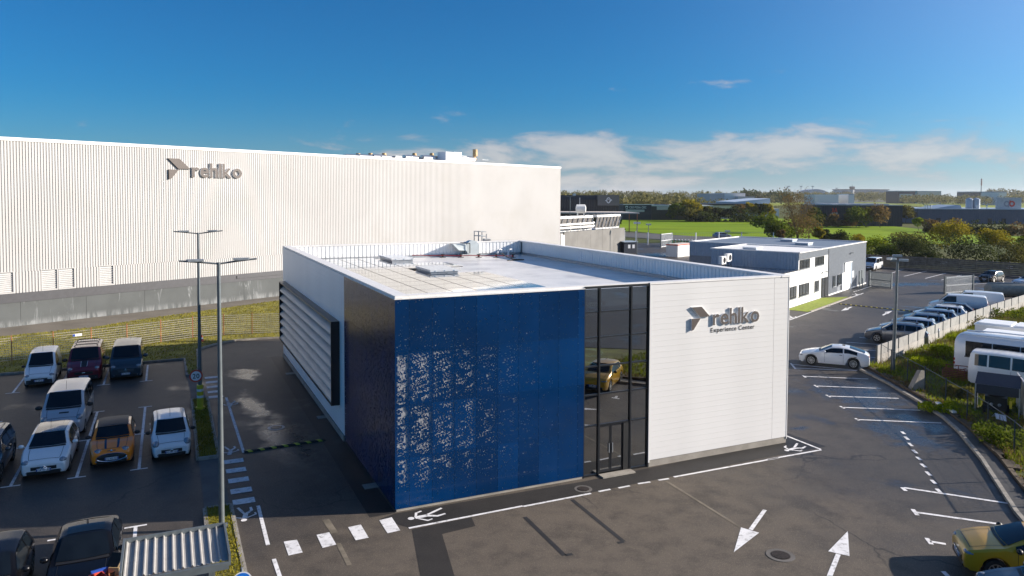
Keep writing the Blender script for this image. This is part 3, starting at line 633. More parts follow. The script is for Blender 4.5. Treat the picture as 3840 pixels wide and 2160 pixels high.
# extract fan
a,b=A_(1752,961,6.93); t=thing('extract_fan','grey snail shaped roof fan with dark inlet hood by the back parapet','ventilator',AB(a,b,6.93))
p=MB(AB); p.box(a-.7,a+.9,b-.4,b+.4,6.922,7.12); p.build('plinth',M['palegrey'],t)
FANM=mat('fan_housing',(.50,.55,.56),.35,var=.05,coat=.3); p=MB(AB); p.tube([(a+.35,b-.3,7.62),(a+.35,b+.3,7.62)],.58,18); p.box(a-.1,a+.9,b-.28,b+.28,7.13,7.5); p.build('housing',FANM,t,smooth=40)
p=MB(AB); p.poly([(a-1.35,b-.4,7.95),(a-1.35,b+.35,7.95),(a-.85,b+.35,7.45),(a-.85,b-.4,7.45)]); p.poly([(a-1.35,b-.4,7.95),(a-.85,b-.4,7.45),(a-.1,b-.3,7.4),(a-.2,b-.3,7.95)]); p.poly([(a-1.35,b-.4,7.95),(a-.2,b-.3,7.95),(a-.2,b+.3,7.95),(a-1.35,b+.35,7.95)]); p.build('inlet_hood',FANM,t)
p=MB(AB); p.beam((a-.75,b-.45,8.05),(a+.05,b-.45,7.98),.06); p.beam((a+.05,b-.45,7.98),(a+.05,b-.45,7.2),.06); p.build('bracket',M['dark'],t)
a,b=A_(1800,950,7.0); t=thing('roof_hoist_frame','galvanised access frame with hoops and louvred boxes at the back parapet','access frame',AB(a,b,6.93))
p=MB(AB)
for da in (-.75,-.2,.25,.8):
    p.beam((a+da*.7,b,6.93),(a+da*.7,b,8.85 if da<.5 else 8.6),.07)
for z in (8.82,8.45,8.0): p.beam((a-.53,b,z),(a+.56,b,z-.06),.05)
for z in (8.84,8.5): p.tube([(a-.2+.4*math.cos(i*math.pi/6),b-.1-.5*math.sin(i*math.pi/6),z) for i in range(7)],.025,5)
p.build('frame',M['steel'],t)
for z in (7.1,7.72):
    p=MB(AB); p.box(a+.2,a+.75,b-.5,b-.1,z,z+.5); p.build('louvre_box',M['palegrey'],t)
    for q in range(4): p=MB(AB); p.box(a+.22,a+.73,b-.53,b-.505,z+.05+q*.11,z+.10+q*.11); p.build('slat',M['dark'],t)
p=MB(AB); p.box(a+.1,a+.9,b-.75,b-.05,7.61,7.71); p.build('shelf',FANM,t)
for k,u in enumerate((1545,1560,1590,1660,1728,1795,1861,1923)):
    a,b=A_(u,965-(4 if k<3 else 0),6.93); p=MB(AB); p.box(a-.2,a+.2,b-.15,b+.15,6.922,6.96); p.box(a-.06,a+.06,b-.06,b+.06,6.961,7.14); p.box(a-.13,a+.13,b-.1,b+.1,7.141,7.19)
    o=rebase(p.build('cable_support',M['black'],None)); tag(o,['first','second','third','fourth','fifth','sixth','seventh','last'][k]+' black foot from the left under the red roof cable','cable support','black cable supports on the roof')
a0=A_(1545,963,7.1); a1=A_(1923,965,7.1); p=MB(AB); p.tube([(a0[0]+(a1[0]-a0[0])*k/12,a0[1]+(a1[1]-a0[1])*k/12-.0,7.215+.02*math.sin(k*2)) for k in range(13)],.03,5)
o=rebase(p.build('red_cable',M['red'],None)); tag(o,'long thin red cable running along black feet on the roof','cable')
a,b=A_(1400,978,6.93); p=MB(AB); p.box(5.1,6.55,23.2,27.5,6.925,6.945); o=p.build('red_membrane_strip',mat('red_underlay',(.20,.035,.03),.5,var=.2),hq)
for u in (1866,1906):
    a,b=A_(u,962,6.93); p=MB(AB); p.tube([(a,b,6.92),(a,b,7.35),(a+.1,b,7.48),(a+.25,b,7.5),(a+.36,b,7.42)],.06,8); o=rebase(p.build('vent_pipe',M['sidewhite'],None,smooth=50)); tag(o,'pale swan neck pipe on the roof, %s'%('with a black hose hanging from it' if u==1866 else 'nearer the shaded parapet corner'),'vent pipe','swan neck pipes on the roof')
a,b=A_(1880,958,7.3); p=MB(AB); p.tube([(a,b,7.45),(a+.4,b-.1,7.2),(a+.9,b-.2,7.0),(a+1.7,b-.3,6.95),(a+.3,b-.4,6.94)],.05,6); o=rebase(p.build('roof_hose',M['black'],None,smooth=60)); tag(o,'black hose curling over the roof from the bent pipe','hose')

# ================================================================ big warehouse
par_frame[0]=BIG
BT=16.66; BL,BRt=-48.0,54.76
wh=thing('warehouse','huge white ribbed steel warehouse on a grey concrete plinth','building',BIG(3,10,0))
vents=[(-28.2,-26.87),(-24.62,-23.38),(-23.2,-21.94),(-19.7,-18.48)]
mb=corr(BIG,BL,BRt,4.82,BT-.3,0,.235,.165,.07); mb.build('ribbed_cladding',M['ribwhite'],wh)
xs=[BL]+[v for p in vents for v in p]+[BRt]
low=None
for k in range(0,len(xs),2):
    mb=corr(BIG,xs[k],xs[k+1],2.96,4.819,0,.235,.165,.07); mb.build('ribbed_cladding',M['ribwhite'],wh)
for (s0,s1) in vents:
    t=MB(BIG); t.box(s0,s1,.30,.34,2.96,4.82); v=t.build('louvre_vent',M['black'],wh)
    t=MB(BIG); t.box(s0-.06,s0,-.03,.3,2.96,4.88); t.box(s1,s1+.06,-.03,.3,2.96,4.88); t.box(s0,s1,-.03,.3,4.825,4.88); t.box(s0,s1,-.03,.3,2.962,3.06); t.build('frame',M['ribwhite'],v)
    for k in range(10):
        t=MB(BIG); z=3.1+k*.17; t.poly([(s0+.01,.02,z),(s1-.01,.02,z),(s1-.01,.16,z+.085),(s0+.01,.16,z+.085)]); t.poly([(s0+.01,.02,z),(s1-.01,.02,z),(s1-.01,.02,z-.02),(s0+.01,.02,z-.02)]); t.build('slat',M['ribwhite'],v)
mb=MB(BIG); mb.box(BL,BRt,.10,.30,2.96,BT-.3); mb.build('wall',M['palegrey'],wh)
mb=MB(BIG); mb.box(BL,BRt+.05,-.06,.5,BT-.3,BT); mb.build('coping',M['coping'],wh)
mb=MB(BIG); mb.box(BL,BRt,.51,45,BT-.5,BT-.2); mb.build('roof',M['palegrey'],wh)
mb=MB(BIG); mb.box(BRt-.3,BRt-.01,.31,45,0,BT-.3); mb.build('wall',M['ribwhite'],wh)
mb=MB(BIG); mb.box(BL,BRt,-.10,.3,2.15,2.955); mb.build('flashing_band',mat('grey_flashing',(.075,.075,.082),.5,.2,var=.06),wh)
PL=mat('stained_plinth',(.085,.092,.092),.8,var=.1,vscale=.5,bump=.15)
t=PL.node_tree; b=t.nodes['Principled BSDF']; src=b.inputs['Base Color'].links[0].from_socket
tc2=nd(t,'ShaderNodeTexCoord'); rot=nd(t,'ShaderNodeMapping',vector_type='POINT'); rot.inputs['Rotation'].default_value=(0,0,-BIGA); rot.inputs['Scale'].default_value=(1,1,1); lk(t,tc2.outputs['Object'],rot.inputs[0])
m3=nd(t,'ShaderNodeMapping'); m3.inputs['Scale'].default_value=(1.6,.01,.28); lk(t,rot.outputs[0],m3.inputs[0]); st=nd(t,'ShaderNodeTexNoise',i_Scale=1.0,i_Detail=6.0,i_Roughness=.7,i_Distortion=.8); lk(t,m3.outputs[0],st.inputs['Vector'])
m4=nd(t,'ShaderNodeMapping'); m4.inputs['Scale'].default_value=(.35,.01,.1); lk(t,rot.outputs[0],m4.inputs[0]); s4=nd(t,'ShaderNodeTexNoise',i_Scale=1.0,i_Detail=2.0); lk(t,m4.outputs[0],s4.inputs['Vector'])
c=mixc(t,mth(t,'MULTIPLY',ramp(t,st.outputs[0],.55,.70),ramp(t,s4.outputs[0],.42,.6)),src,(.33,.345,.35))
sx=nd(t,'ShaderNodeSeparateXYZ'); lk(t,rot.outputs[0],sx.inputs[0]); foam=mth(t,'MULTIPLY',mth(t,'SUBTRACT',1.0,ramp(t,sx.outputs['Z'],.1,.75)),ramp(t,st.outputs[0],.40,.60)); c=mixc(t,mth(t,'MULTIPLY',foam,.6),c,(.30,.31,.31)); lk(t,c,b.inputs['Base Color'])
mb=MB(BIG)
n=int((BRt-BL)/5.2); w=(BRt-BL)/n
for k in range(n): p=MB(BIG); p.box(BL+k*w+.01,BL+(k+1)*w-.01,-.06,.25,-.6,2.149); o=p.build('plinth_panel',PL,wh)
p=MB(BIG); p.box(-5.6,6,-.16,-.065,2.5,2.8); p.build('drip_ledge',MATS['grey_flashing'],wh)
wpb=lambda x,y,d:(x,-.02-d,y)
sg=thing('wall_sign','grey brown rehlko sign with chevron emblem high on the ribbed warehouse wall','sign',BIG(-9,-.1,13.2))
emblem(wpb,[[(-13.05,15.38),(-11.85,15.38),(-10.72,14.34),(-11.98,14.34)],[(-12.98,14.25),(-11.95,14.25),(-12.7,13.35),(-12.98,13.22)]],.14,[M['brown'],M['brown']],sg)
letters('rehlko',2.1,lambda x,y,d:(-10.55+x,-.02-d,13.55+y),.16,[M['brown'],M['signside']],sg,bold=.02,gap=.07,width=5.65)
p=MB(BIG)
for s,z in ((-13.5,13.0),(-13.5,12.3),(-10.3,11.8),(-9.9,10.5),(-9,10.5),(-6.3,10.6),(-5.4,10.6)): p.box(s-.06,s+.08,-.02,.04,z,z+.06)
p.build('fixing_plate',M['steel'],wh)
# roof plant row
pl=[(1819,4.5,2.6,1),(1748,5.2,2.1,0),(1680,5.8,1.9,0),(1616,6.3,1.7,0),(1499,6.6,1.3,0),(1445,6.6,1.1,0),(1396,6.6,.9,0)]
names=['farthest right of the row, with a tall tan elbow chimney','second from the right, beside the big white cabinet','third from the right, behind a silver duct','fourth from the right, with a round silver duct','fifth from the right, a small white box','sixth from the right, mostly below the edge','leftmost and lowest of the row']
for k,(u,tt,hh,big) in enumerate(pl):
    s,_=bigs(u,590); s+=tt*.55; t=thing('roof_ventilation_unit','roof plant, '+names[k],'ventilation unit',BIG(s,tt,BT-.2),0,'ventilation units on the warehouse roof')
    z=BT-.15; k2=hh/2.2
    if big:
        p=MB(BIG); p.tube([(s-3.6,tt,z+.75),(s-.3,tt,z+.75)],.55,14); p.build('duct',M['alu'],t,smooth=40)
        p=MB(BIG); p.tube([(s-.4,tt,z+.7),(s+.05,tt,z+1.0),(s+.2,tt,z+1.4),(s+.2,tt,z+2.45)],.38,12); p.build('chimney',M['tan'],t,smooth=50)
        p=MB(BIG); p.box(s-7.2,s-5.7,tt-.9,tt+.9,z,z+1.7); p.box(s-5.5,s-3.8,tt-.9,tt+.9,z,z+1.75); p.build('cabinet',M['sidewhite'],t)
        p=MB(BIG)
        for q in range(4): p.beam((s+.4+q*.5,tt-1.3,z),(s+.4+q*.5,tt-1.3,z+.8),.04)
        p.beam((s+.4,tt-1.3,z+.8),(s+1.9,tt-1.3,z+.8),.04); p.build('guard_rail',M['steel'],t)
    else:
        p=MB(BIG); p.tube([(s,tt+.8,z),(s,tt+.8,z+hh*.62+.2)],.36,12); p.tube([(s,tt+.8,z+hh*.62+.201),(s,tt+.8,z+hh*.62+.42)],.30,12); p.build('chimney',M['tan'],t,smooth=40)
        p=MB(BIG); p.box(s+.7,s+1.9,tt-.9,tt+.9,z,z+hh*.62); p.build('cabinet',M['sidewhite'] if k%2 else M['steel'],t)
        p=MB(BIG); p.tube([(s-3,tt-.2,z+.4*k2+.2),(s-.7,tt-.2,z+.4*k2+.2)],.55*k2+.15,12); p.tube([(s-.69,tt-.2,z+.5),(s+.8,tt-.2,z+.5)],.3,10); p.build('duct',M['alu'],t,smooth=40)
# ================================================================ annex
par_frame[0]=ANX
an=thing('annex_building','two storey white and blue grey annex with ribbed cladding beside the drive','building',ANX(14,6,0))
AT=5.75
mb=MB(ANX); mb.box(-14,3.05,.15,14,0,3.75); mb.build('low_wing',M['render'],an)
mb=MB(ANX); mb.box(-14,3.04,.16,14,3.751,3.85); mb.build('low_roof',mat('dark_wet_roof',(.05,.055,.065),.15,var=.3,spec=.6,coat=.4),an)
mb=MB(ANX); mb.box(3.06,13.4,.15,10.2,3.9,AT-.12); mb.box(3.06,13.4,.15,10.2,0,3.89); mb.build('office_wall',M['render'],an)
mb=MB(ANX); mb.box(13.45,29.8,.10,18.0,0,AT-.12); mb.build('hall_wall',M['annexgrey'],an)
# ribbed skins
corr(ANX,.15,10.2,3.86,AT-.1,3.0,.33,.2,.05,axis='t').build('ribbed_cladding',M['blueclad'],an)
corr(ANX,3.06,13.38,AT-.85,AT-.1,.10,.33,.2,.05).build('ribbed_cladding',M['annexgrey'],an)
corr(ANX,10.2,18.0,3.86,AT-.1,13.38,.33,.2,.05,axis='t').build('ribbed_cladding',M['blueclad'],an)
for (s0,s1,z0,z1) in ((13.45,19.0,2.3,AT-.1),(19.0,23.05,3.5,AT-.1),(23.05,29.8,2.3,AT-.1),(13.45,15.0,.15,2.3),(18.4,18.8,.15,2.3),(23.05,29.8,.15,2.3),(15.0,16.9,.15,2.3)): corr(ANX,s0,s1,z0,z1,.05,.33,.2,.05).build('ribbed_cladding',M['annexgrey'],an)
for (s0,s1,t0,t1) in ((3.05,13.4,.3,10.1),(13.6,29.7,.3,17.9)):
    mb=MB(ANX); mb.box(s0+.1,s1-.1,t0,t1,AT-.5,AT-.38); mb.build('roof_membrane',ROOF,an)
mb=MB(ANX)
for (s0,s1,t0,t1) in ((3.0,13.44,.0,10.3),(13.45,29.9,.0,18.1)):
    mb.box(s0,s1,t0,t0+.3,AT-.1,AT); mb.box(s0,s1,t1-.3,t1,AT-.1,AT); mb.box(s0,s0+.3,t0+.301,t1-.301,AT-.1,AT); mb.box(s1-.3,s1,t0+.301,t1-.301,AT-.1,AT)
mb.build('coping',M['coping'],an)
mb=MB(ANX)
for (s0,s1,t0,t1) in ((3.3,13.2,9.8,9.9),(13.6,29.6,17.7,17.8),(13.14,13.2,.4,9.7),(29.5,29.6,.4,17.6)): mb.box(s0,s1,t0,t1,AT-.38,AT-.101)
mb.build('parapet_lining',M['blueclad'],an)
def wwin(s0,s1,z0,z1,par,n=3,t=.15,nm='window',fr=ANX,fm='dark',sill=True):
    p=MB(fr); w=.06
    p.box(s0,s1,t-.05,t+.02,z0,z0+w); p.box(s0,s1,t-.05,t+.02,z1-w,z1)
    for k in range(n+1):
        x=s0+(s1-s0-w)*k/n; p.box(x,x+w,t-.05,t+.02,z0+w+.001,z1-w-.001)
    o=p.build(nm,M[fm],par)
    for k in range(n):
        x=s0+(s1-s0-w)*k/n; g=MB(fr); g.box(x+w,s0+(s1-s0-w)*(k+1)/n,t-.025,t-.012,z0+w,z1-w); g.build('pane',WINDOW,o)
    if sill: g=MB(fr); g.box(s0-.08,s1+.08,t-.12,t-.051,z0-.08,z0-.005); g.build('sill',M['steel'],o)
    return o
for s0,s1,z0,z1,n in ((-.4,2.4,.9,2.2,3),(3.3,6.5,.9,2.2,3),(8.55,9.95,.95,2.15,2),(3.35,6.6,3.87,4.87,3),(8.6,11.75,3.87,4.87,3),(15.05,15.95,.92,2.2,1),(17.0,18.3,.92,2.2,1)): wwin(s0,s1,z0,z1,an,n,.12 if s0<14 else .03)
d=MB(ANX); d.box(11.0,12.0,.06,.13,.05,2.3); d.box(12.03,13.1,.02,.14,.05,2.3); dd=d.build('door',M['dark'],an); d=MB(ANX); d.box(11.1,11.9,.045,.058,1.0,2.2); d.build('pane',WINDOW,dd)
d=MB(ANX); d.box(18.85,19.85,.0,.08,.05,2.25); d.build('door',M['render'],an)
d=MB(ANX); d.box(19.95,22.4,.02,.09,.1,3.4); d.build('roller_door',M['render'],an); d=MB(ANX); d.box(22.41,23.0,.0,.08,.1,3.4); d.build('door_reveal',M['blueclad'],an)
d=MB(ANX); d.box(19.9,23.05,-.05,.1,3.401,3.48); d.build('door_head',M['render'],an)
d=MB(ANX); d.box(13.3,29.8,-.03,.06,0,.14); d.build('base_trim',M['render'],an)
d=MB(ANX); d.box(23.1,23.9,-.02,.04,1.35,2.2); d.build('notice_board',M['plate'],an)
for s in (26.4,27.6): d=MB(ANX); d.box(s,s+.9,-.05,.045,.1,2.0); d.build('grille_door',M['postgrey'],an)
d=MB(ANX)
for s,z in ((11.6,3.0),(22.4,4.6)): d.box(s-.35,s+.35,-.25,.0,z,z+.05); d.box(s-.1,s+.1,-.3,-.251,z-.08,z+.1)
d.build('wall_lamp',M['postgrey'],an)
for i,(s,t0) in enumerate(((5.4,6.2),(24,8.5),(18,4.5))):
    t=thing('roof_skylight',['squat grey skylight on the nearer annex roof','squat grey skylight far back on the larger annex roof','low skylight near the joint of the two annex roofs'][i],'skylight',ANX(s,t0,AT-.38),ANA,'skylights on the annex roof')
    p=MB(ANX); p.box(s-.9,s+.9,t0-.8,t0+.8,AT-.375,AT+.1); p.build('curb',M['blueclad'],t); p=MB(ANX); p.box(s-.95,s+.95,t0-.85,t0+.85,AT+.101,AT+.2); p.build('lid',M['sidewhite'],t)
for k in range(2):
    s=-1.2+k*1.5; t=thing('air_conditioner','cream air conditioner on a steel stand, %s of the pair on the low annex roof'%('left' if k==0 else 'right'),'air conditioner',ANX(s,7,3.86),ANA,'air conditioners on the low annex roof')
    p=MB(ANX); p.box(s-.55,s+.55,6.75,7.15,4.35+.2*k,5.2+.2*k); p.build('casing',M['render'],t); p=MB(ANX); p.tube([(s+.1,6.745,4.78+.2*k),(s+.1,6.73,4.78+.2*k)],.33,14); p.build('fan_grille',M['dark'],t)
    p=MB(ANX)
    for x in (-.5,.5):
        for y in (6.8,7.1): p.beam((s+x,y,3.85),(s+x,y,4.35+.2*k),.05)
    p.beam((s-.5,6.8,3.9),(s+.5,6.8,4.3),.04); p.build('stand',M['black'],t)
lw=MB(ANX); lw.poly([(-1,-.02,.02),(11.0,-.02,.02),(13.9,-2.1,.02),(-1,-2.4,.02)]); o=lw.build('artificial_lawn',M['lawn'],None,kind='structure'); 
p=MB(ANX); p.box(-1,13.6,-2.55,-2.4,0,.12); p.build('kerb',M['kerb'],o)
lw=MB(ANX); lw.poly([(-8,-2.6,.004),(14,-2.6,.004),(29.8,-2.3,.004),(29.8,0,.004),(14,0,.004),(13.9,-2.1,.004)]); lw.build('fresh_patch',FRESH,yard)
for k,(s,h) in enumerate(((19.6,1.0),(23.6,.8),(24.9,1.2))):
    p=MB(ANX); p.tube([(s,-.8,0),(s,-.8,h)],.06,8); o=rebase(p.build('bollard',M['steel'],None,smooth=40)); tag(o,'short grey bollard by the annex wall, '+['left of the white roller door','right of the roller door opening','farther right before the grille doors'][k],'bollard','bollards by the annex doors')

# ================================================================ concrete block with coolers
CBA=R(56); CB=FR(9.4,134.2,CBA); par_frame[0]=CB
cb=thing('plant_block','plain grey concrete block with cooling plant on top beside the warehouse','building',CB(12,6,0))
p=MB(CB)
for k in range(5): q=MB(CB); q.box(k*5.0+.015,k*5.0+4.985,0,.3,0,5.15); q.build('concrete_panel',M['blockcon'],cb)
p.box(.05,24.95,.301,12,0,5.0); p.build('wall',M['palegrey'],cb)
p=MB(CB); p.box(-1.6,-1.0,-.3,.3,0,4.9); p.box(-.8,-.35,-.3,.3,0,4.7); p.build('gate_post',M['render'],cb)
for i,(s0,s1) in enumerate(((-2,11.5),(13.2,23.6))):
    t=thing('dry_cooler','long white cooler with slanted coils on the concrete block, %s'%('half hidden by the warehouse' if i==0 else 'at the open right end'),'cooling unit',CB((s0+s1)/2,2,5.2),CBA,'cooling units on the concrete block')
    n=7 if i==0 else 7; p=MB(CB); p.box(s0,s1,.6,.8,5.2,5.42); p.box(s0,s1,.3,3.4,7.55,7.95); p.build('frame',M['render'],t)
    w=(s1-s0)/n
    for k in range(n): q=MB(CB); q.poly([(s0+k*w+.08,.9,5.45),(s0+(k+1)*w-.08,.9,5.45),(s0+(k+1)*w-.08,.35,7.5),(s0+k*w+.08,.35,7.5)]); q.poly([(s0+k*w+.08,1.1,5.45),(s0+(k+1)*w-.08,1.1,5.45),(s0+(k+1)*w-.08,.6,7.5),(s0+k*w+.08,.6,7.5)]); q.build('coil_panel',mat('cooling_coil',(.15,.14,.13),.6,var=.15),t)
    for k in range(n+1): q=MB(CB); q.beam((s0+k*w,.8,5.3),(s0+k*w,.2,7.6),.13); q.build('strut',M['render'],t)
    for k in range(0,n,2): q=MB(CB); q.beam((s0+k*w+.3*w,.1,5.3),(s0+k*w,-.05,6.9),.14); q.build('strut',M['render'],t)
    q=MB(CB)
    for k in range(n): q.tube([(s0+(k+.5)*w,1.8,7.951),(s0+(k+.5)*w,1.8,8.12)],.55,12)
    q.build('fan_cowl',M['black'],t,smooth=40)
p=MB(CB)
for z in (5.9,6.5): p.tube([(-2,-.2,z),(10.6,-.2,z),(11.6,.2,z+.1)],.2,8)
for s in (1,5,9): p.beam((s,-.2,5.2),(s,-.2,6.6),.12)
o=rebase(p.build('pipe_rack',M['render'],None,smooth=45)); tag(o,'pair of cream pipes on short posts in front of the cooling coils','pipes')
c=at(2178,783,141); t=thing('storage_tank','small white horizontal tank on legs above the cooling plant','tank',(c[0],c[1],5.2))
p=MB(); p.tube([(c[0]-.95,c[1],c[2]),(c[0]-.8,c[1],c[2]),(c[0]+.8,c[1],c[2]),(c[0]+.95,c[1],c[2])],[.45,.82,.82,.45],16); p.build('shell',M['render'],t,smooth=50)
p=MB()
for x in (-.6,.6): p.beam((c[0]+x,c[1],5.15),(c[0]+x,c[1],c[2]-.7),.25)
p.build('leg',M['render'],t); p=MB(); p.beam((c[0]-.2,c[1],c[2]+.8),(c[0]-.2,c[1],c[2]+2.1),.14); p.build('riser_pipe',M['palegrey'],t)
# kiosk
c=G(2340,950); t=thing('kiosk','dark navy flat roofed kiosk with two pale notices beside the concrete block','kiosk',(*c,0))
KF=FR(c[0],c[1],.35); p=MB(KF); p.box(0,3.0,0,2.6,0,2.25); p.build('cabin',M['navyclad'],t); p=MB(KF); p.box(-.2,3.1,-.2,2.8,2.251,2.42); p.build('roof',M['blueclad'],t)
for x in (.9,1.9):
    q=MB(KF); q.box(x,x+.55,-.03,-.005,1.0,1.75); q.build('notice',M['plate'],t)
# container with red trim
c=G(2560,962); KF=FR(c[0],c[1],R(50)); t=thing('site_container','low cream container with a red trimmed roof behind the annex','container',(*c,0)); p=MB(KF); p.box(-2,4.5,0,2.5,0,2.2); p.build('body',M['render'],t); p=MB(KF); p.box(-2.05,4.55,-.05,2.55,2.201,2.4); p.build('roof_trim',M['redtrim'],t); p=MB(KF); p.box(-1.9,4.4,.1,2.4,2.401,2.45); p.build('roof',M['terracotta'],t)

# ================================================================ distant buildings
def block(name,label,u0,u1,vtop,vbase,y,depth,m,par=None,zb=0,yaw=0.0,cat='building'):
    x0,_,zt=at(u0,vtop,y); x1,_,_=at(u1,vtop,y); t=par or thing(name,label,cat,((x0+x1)/2,y,zb)); f=FR(x0,y,yaw)
    return t,f,(x1-x0)/math.cos(yaw),zt
t,f,w,zt=block('brewery_building','charcoal shed with a grey sign tower and pale canopy behind the cooling plant',2060,2322,748,830,255,30,None)
par_frame[0]=f
mb=corr(f,0,w,0,zt,0,.8,.5,.08); mb.build('ribbed_cladding',M['anthracite'],t); mb=MB(f); mb.box(0,w,.1,30,0,zt-.02); mb.build('wall',M['anthracite'],t)
x0,_,z1=at(2241,731,254.6); x1,_,z0=at(2322,771,254.6); g=FR(x0,254.6,0); ww=x1-x0; mb=MB(g); mb.box(0,ww,-.3,6,z0,z1); mb.build('sign_tower',mat('tower_grey',(.13,.13,.125),.5,var=.06),t)
mb=MB(g); mb.box(-18,-.05,1,10,z1-2.8,z1-.1); mb.build('upper_wall',M['navyclad'],t)
mb=MB(g); cx,cz=ww*.5,(z0+z1)/2
for k in range(18):
    a,b=k*math.pi/9,(k+1)*math.pi/9; mb.poly([(cx+.72*math.cos(a),-.34,cz+1.0*math.sin(a)),(cx+.72*math.cos(b),-.34,cz+1.0*math.sin(b)),(cx+.48*math.cos(b),-.34,cz+.72*math.sin(b)),(cx+.48*math.cos(a),-.34,cz+.72*math.sin(a))])
for (x,z,r) in ((-.95,-.1,.16),(-.6,-.25,.18),(.7,-.15,.18),(1.0,.1,.2),(.35,-.3,.17),(-.2,.3,.14),(.15,.3,.14)): mb.poly([(cx+x+r*math.cos(i*math.pi/4),-.35,cz+z+r*math.sin(i*math.pi/4)) for i in range(8)])
mb.build('emblem',M['plate'],t)
cp=[at(2080,805,240),at(2322,786,250),at(2396,799,240)]
mb=MB(); zc=cp[0][2]; mb.prism([(at(2060,800,240)[0],238),(at(2398,800,238)[0],238),(at(2330,790,254)[0],254),(at(2060,790,254)[0],254)],6.0,6.4,bottom=True); mb.build('canopy',M['terracotta'],t)
mb=MB()
for u in (2322,2360,2390): x=at(u,800,239)[0]; mb.beam((x,239,0),(x,239,6),.25)
mb.build('canopy_post',M['orange'],t)
t,f,w,zt=block('office_building','long black industrial building with pale lettering across the field',2337,2530,768,825,362,30,None)
mb=MB(f); mb.box(0,w,0,30,0,zt); mb.build('wall',M['navyclad'],t); mb=MB(f); mb.box(w*.55,w*1.75,-.4,28,0,zt-.6); mb.build('side_wall',M['anthracite'],t)
mb=MB(f); mb.box(w*.55,w*1.75,-.5,27,zt-.59,zt-.1); mb.box(0,w*.6,-.2,.4,zt+.001,zt+.3); mb.build('roof_edge',M['coping'],t)
mb=MB(f); mb.box(w*.65,w*1.7,-.45,-.405,zt-2.4,zt-.7); mb.build('glazing_band',M['terracotta'],t); mb=MB(f); mb.box(1.2,10.3,-.08,-.01,zt-3.4,zt-2.3); mb.build('pale_panel',M['palegrey'],t)
par_frame[0]=f; letters('CSO PCRA CISC',1.5,lambda x,y,d:(3.0+x,-.05-d,zt-1.7+y),.05,[M['plate']],t,bold=.02,gap=.12,width=8.2)
mb=MB(f); mb.poly([(1.7+.75*math.cos(i*math.pi/8),-.06,zt-1.2+.75*math.sin(i*math.pi/8)) for i in range(9)]+[(1.7+.4*math.cos(i*math.pi/8),-.06,zt-1.3+.4*math.sin(i*math.pi/8)) for i in range(8,-1,-1)]); mb.poly([(1.1,-.06,zt-1.75),(2.0,-.06,zt-1.95),(2.4,-.06,zt-1.4),(2.3,-.06,zt-1.3),(1.9,-.06,zt-1.7),(1.2,-.06,zt-1.6)]); mb.build('emblem',M['plate'],t)
t,f,w,zt=block('tan_building','low tan panelled building half hidden by the hedge row',2630,2755,770,822,385,30,None); mb=MB(f); mb.box(0,w,0,25,0,zt); mb.build('wall',M['terracotta'],t); mb=MB(f); mb.box(-2,w+16,-.5,26,zt+.01,zt+.9); mb.build('roof',M['navyclad'],t)
for k in range(5):
    q=MB(f); q.box(1+k*w/5,(k+.8)*w/5,-.06,-.005,1.0,2.6); q.build('window',WINDOW,t)
t,f,w,zt=block('pale_blue_warehouse','pale blue white warehouse with a sloping roof left of the bare tree',2755,2888,757,825,430,40,None); mb=MB(f); z2=at(2888,744,430)[2]
for q in ([(0,0,0),(w,0,0),(w,0,z2),(0,0,zt)],[(w,0,0),(w,40,0),(w,40,z2),(w,0,z2)],[(0,0,zt),(w,0,z2),(w,40,z2),(0,40,zt)],[(0,40,0),(0,0,0),(0,0,zt),(0,40,zt)]): mb.poly(q)
mb.build('wall',mat('pale_blue_steel',(.55,.62,.70),.45,var=.05),t); mb=MB(f); mb.box(w*.03,w*.3,-.2,-.02,zt*.55,zt*.95); mb.build('blue_panel',mat('sky_blue_panel',(.16,.30,.52),.4,var=.05),t); mb=MB(f); mb.box(w*.7,w*1.15,-6,-.3,0,zt*.55); mb.build('annex_wall',M['render'],t)
t,f,w,zt=block('pale_shed','long off white shed among far trees',2660,2795,727,745,900,60,None); mb=MB(f); mb.box(w*.42,w,0,60,0,zt+1); mb.build('wall',M['render'],t); mb=MB(f); mb.box(0,w*.415,0,60,0,zt+.5); mb.build('side_wall',M['palegrey'],t); mb=MB(f); mb.box(w*.7,w*1.15,-14,-1,0,zt-3); mb.build('porch',M['terracotta'],t)
t,f,w,zt=block('black_warehouse','long black warehouse with red 3A lettering across the crop field',3077,3370,770,855,300,28,None,yaw=-.10)
mb=corr(f,0,w,0,zt,0,.9,.6,.08); mb.build('ribbed_cladding',M['navyclad'],t); mb=MB(f); mb.box(0,w,.12,28,0,zt-.05); mb.build('wall',M['navyclad'],t); mb=MB(f); mb.box(-.1,w+.1,-.1,28,zt+.01,zt+.25); mb.build('roof_edge',M['steel'],t)
for k in range(5): q=MB(f); q.box(2+k*5.5,5+k*5.5,2,20,zt+.26,zt+.7); q.build('roof_light',M['palegrey'],t)
par_frame[0]=f; sgr=mat('sign_red',(.62,.05,.025),.5,var=.03); letters('3A',2.3,lambda x,y,d:(4.4+x,-.05-d,zt-2.7+y),.1,[sgr],t,bold=.05,gap=.06,width=2.2); mb=MB(f); mb.box(4.4,6.7,-.09,-.01,zt-3.2,zt-2.95); mb.box(4.7,6.4,-.09,-.01,zt-3.6,zt-3.42); mb.build('sign_bar',M['plate'],t)
t,f,w,zt=block('blue_factory','long blue grey factory with roof vents and silos on the right horizon',3442,4100,785,835,330,40,None,yaw=-.05)
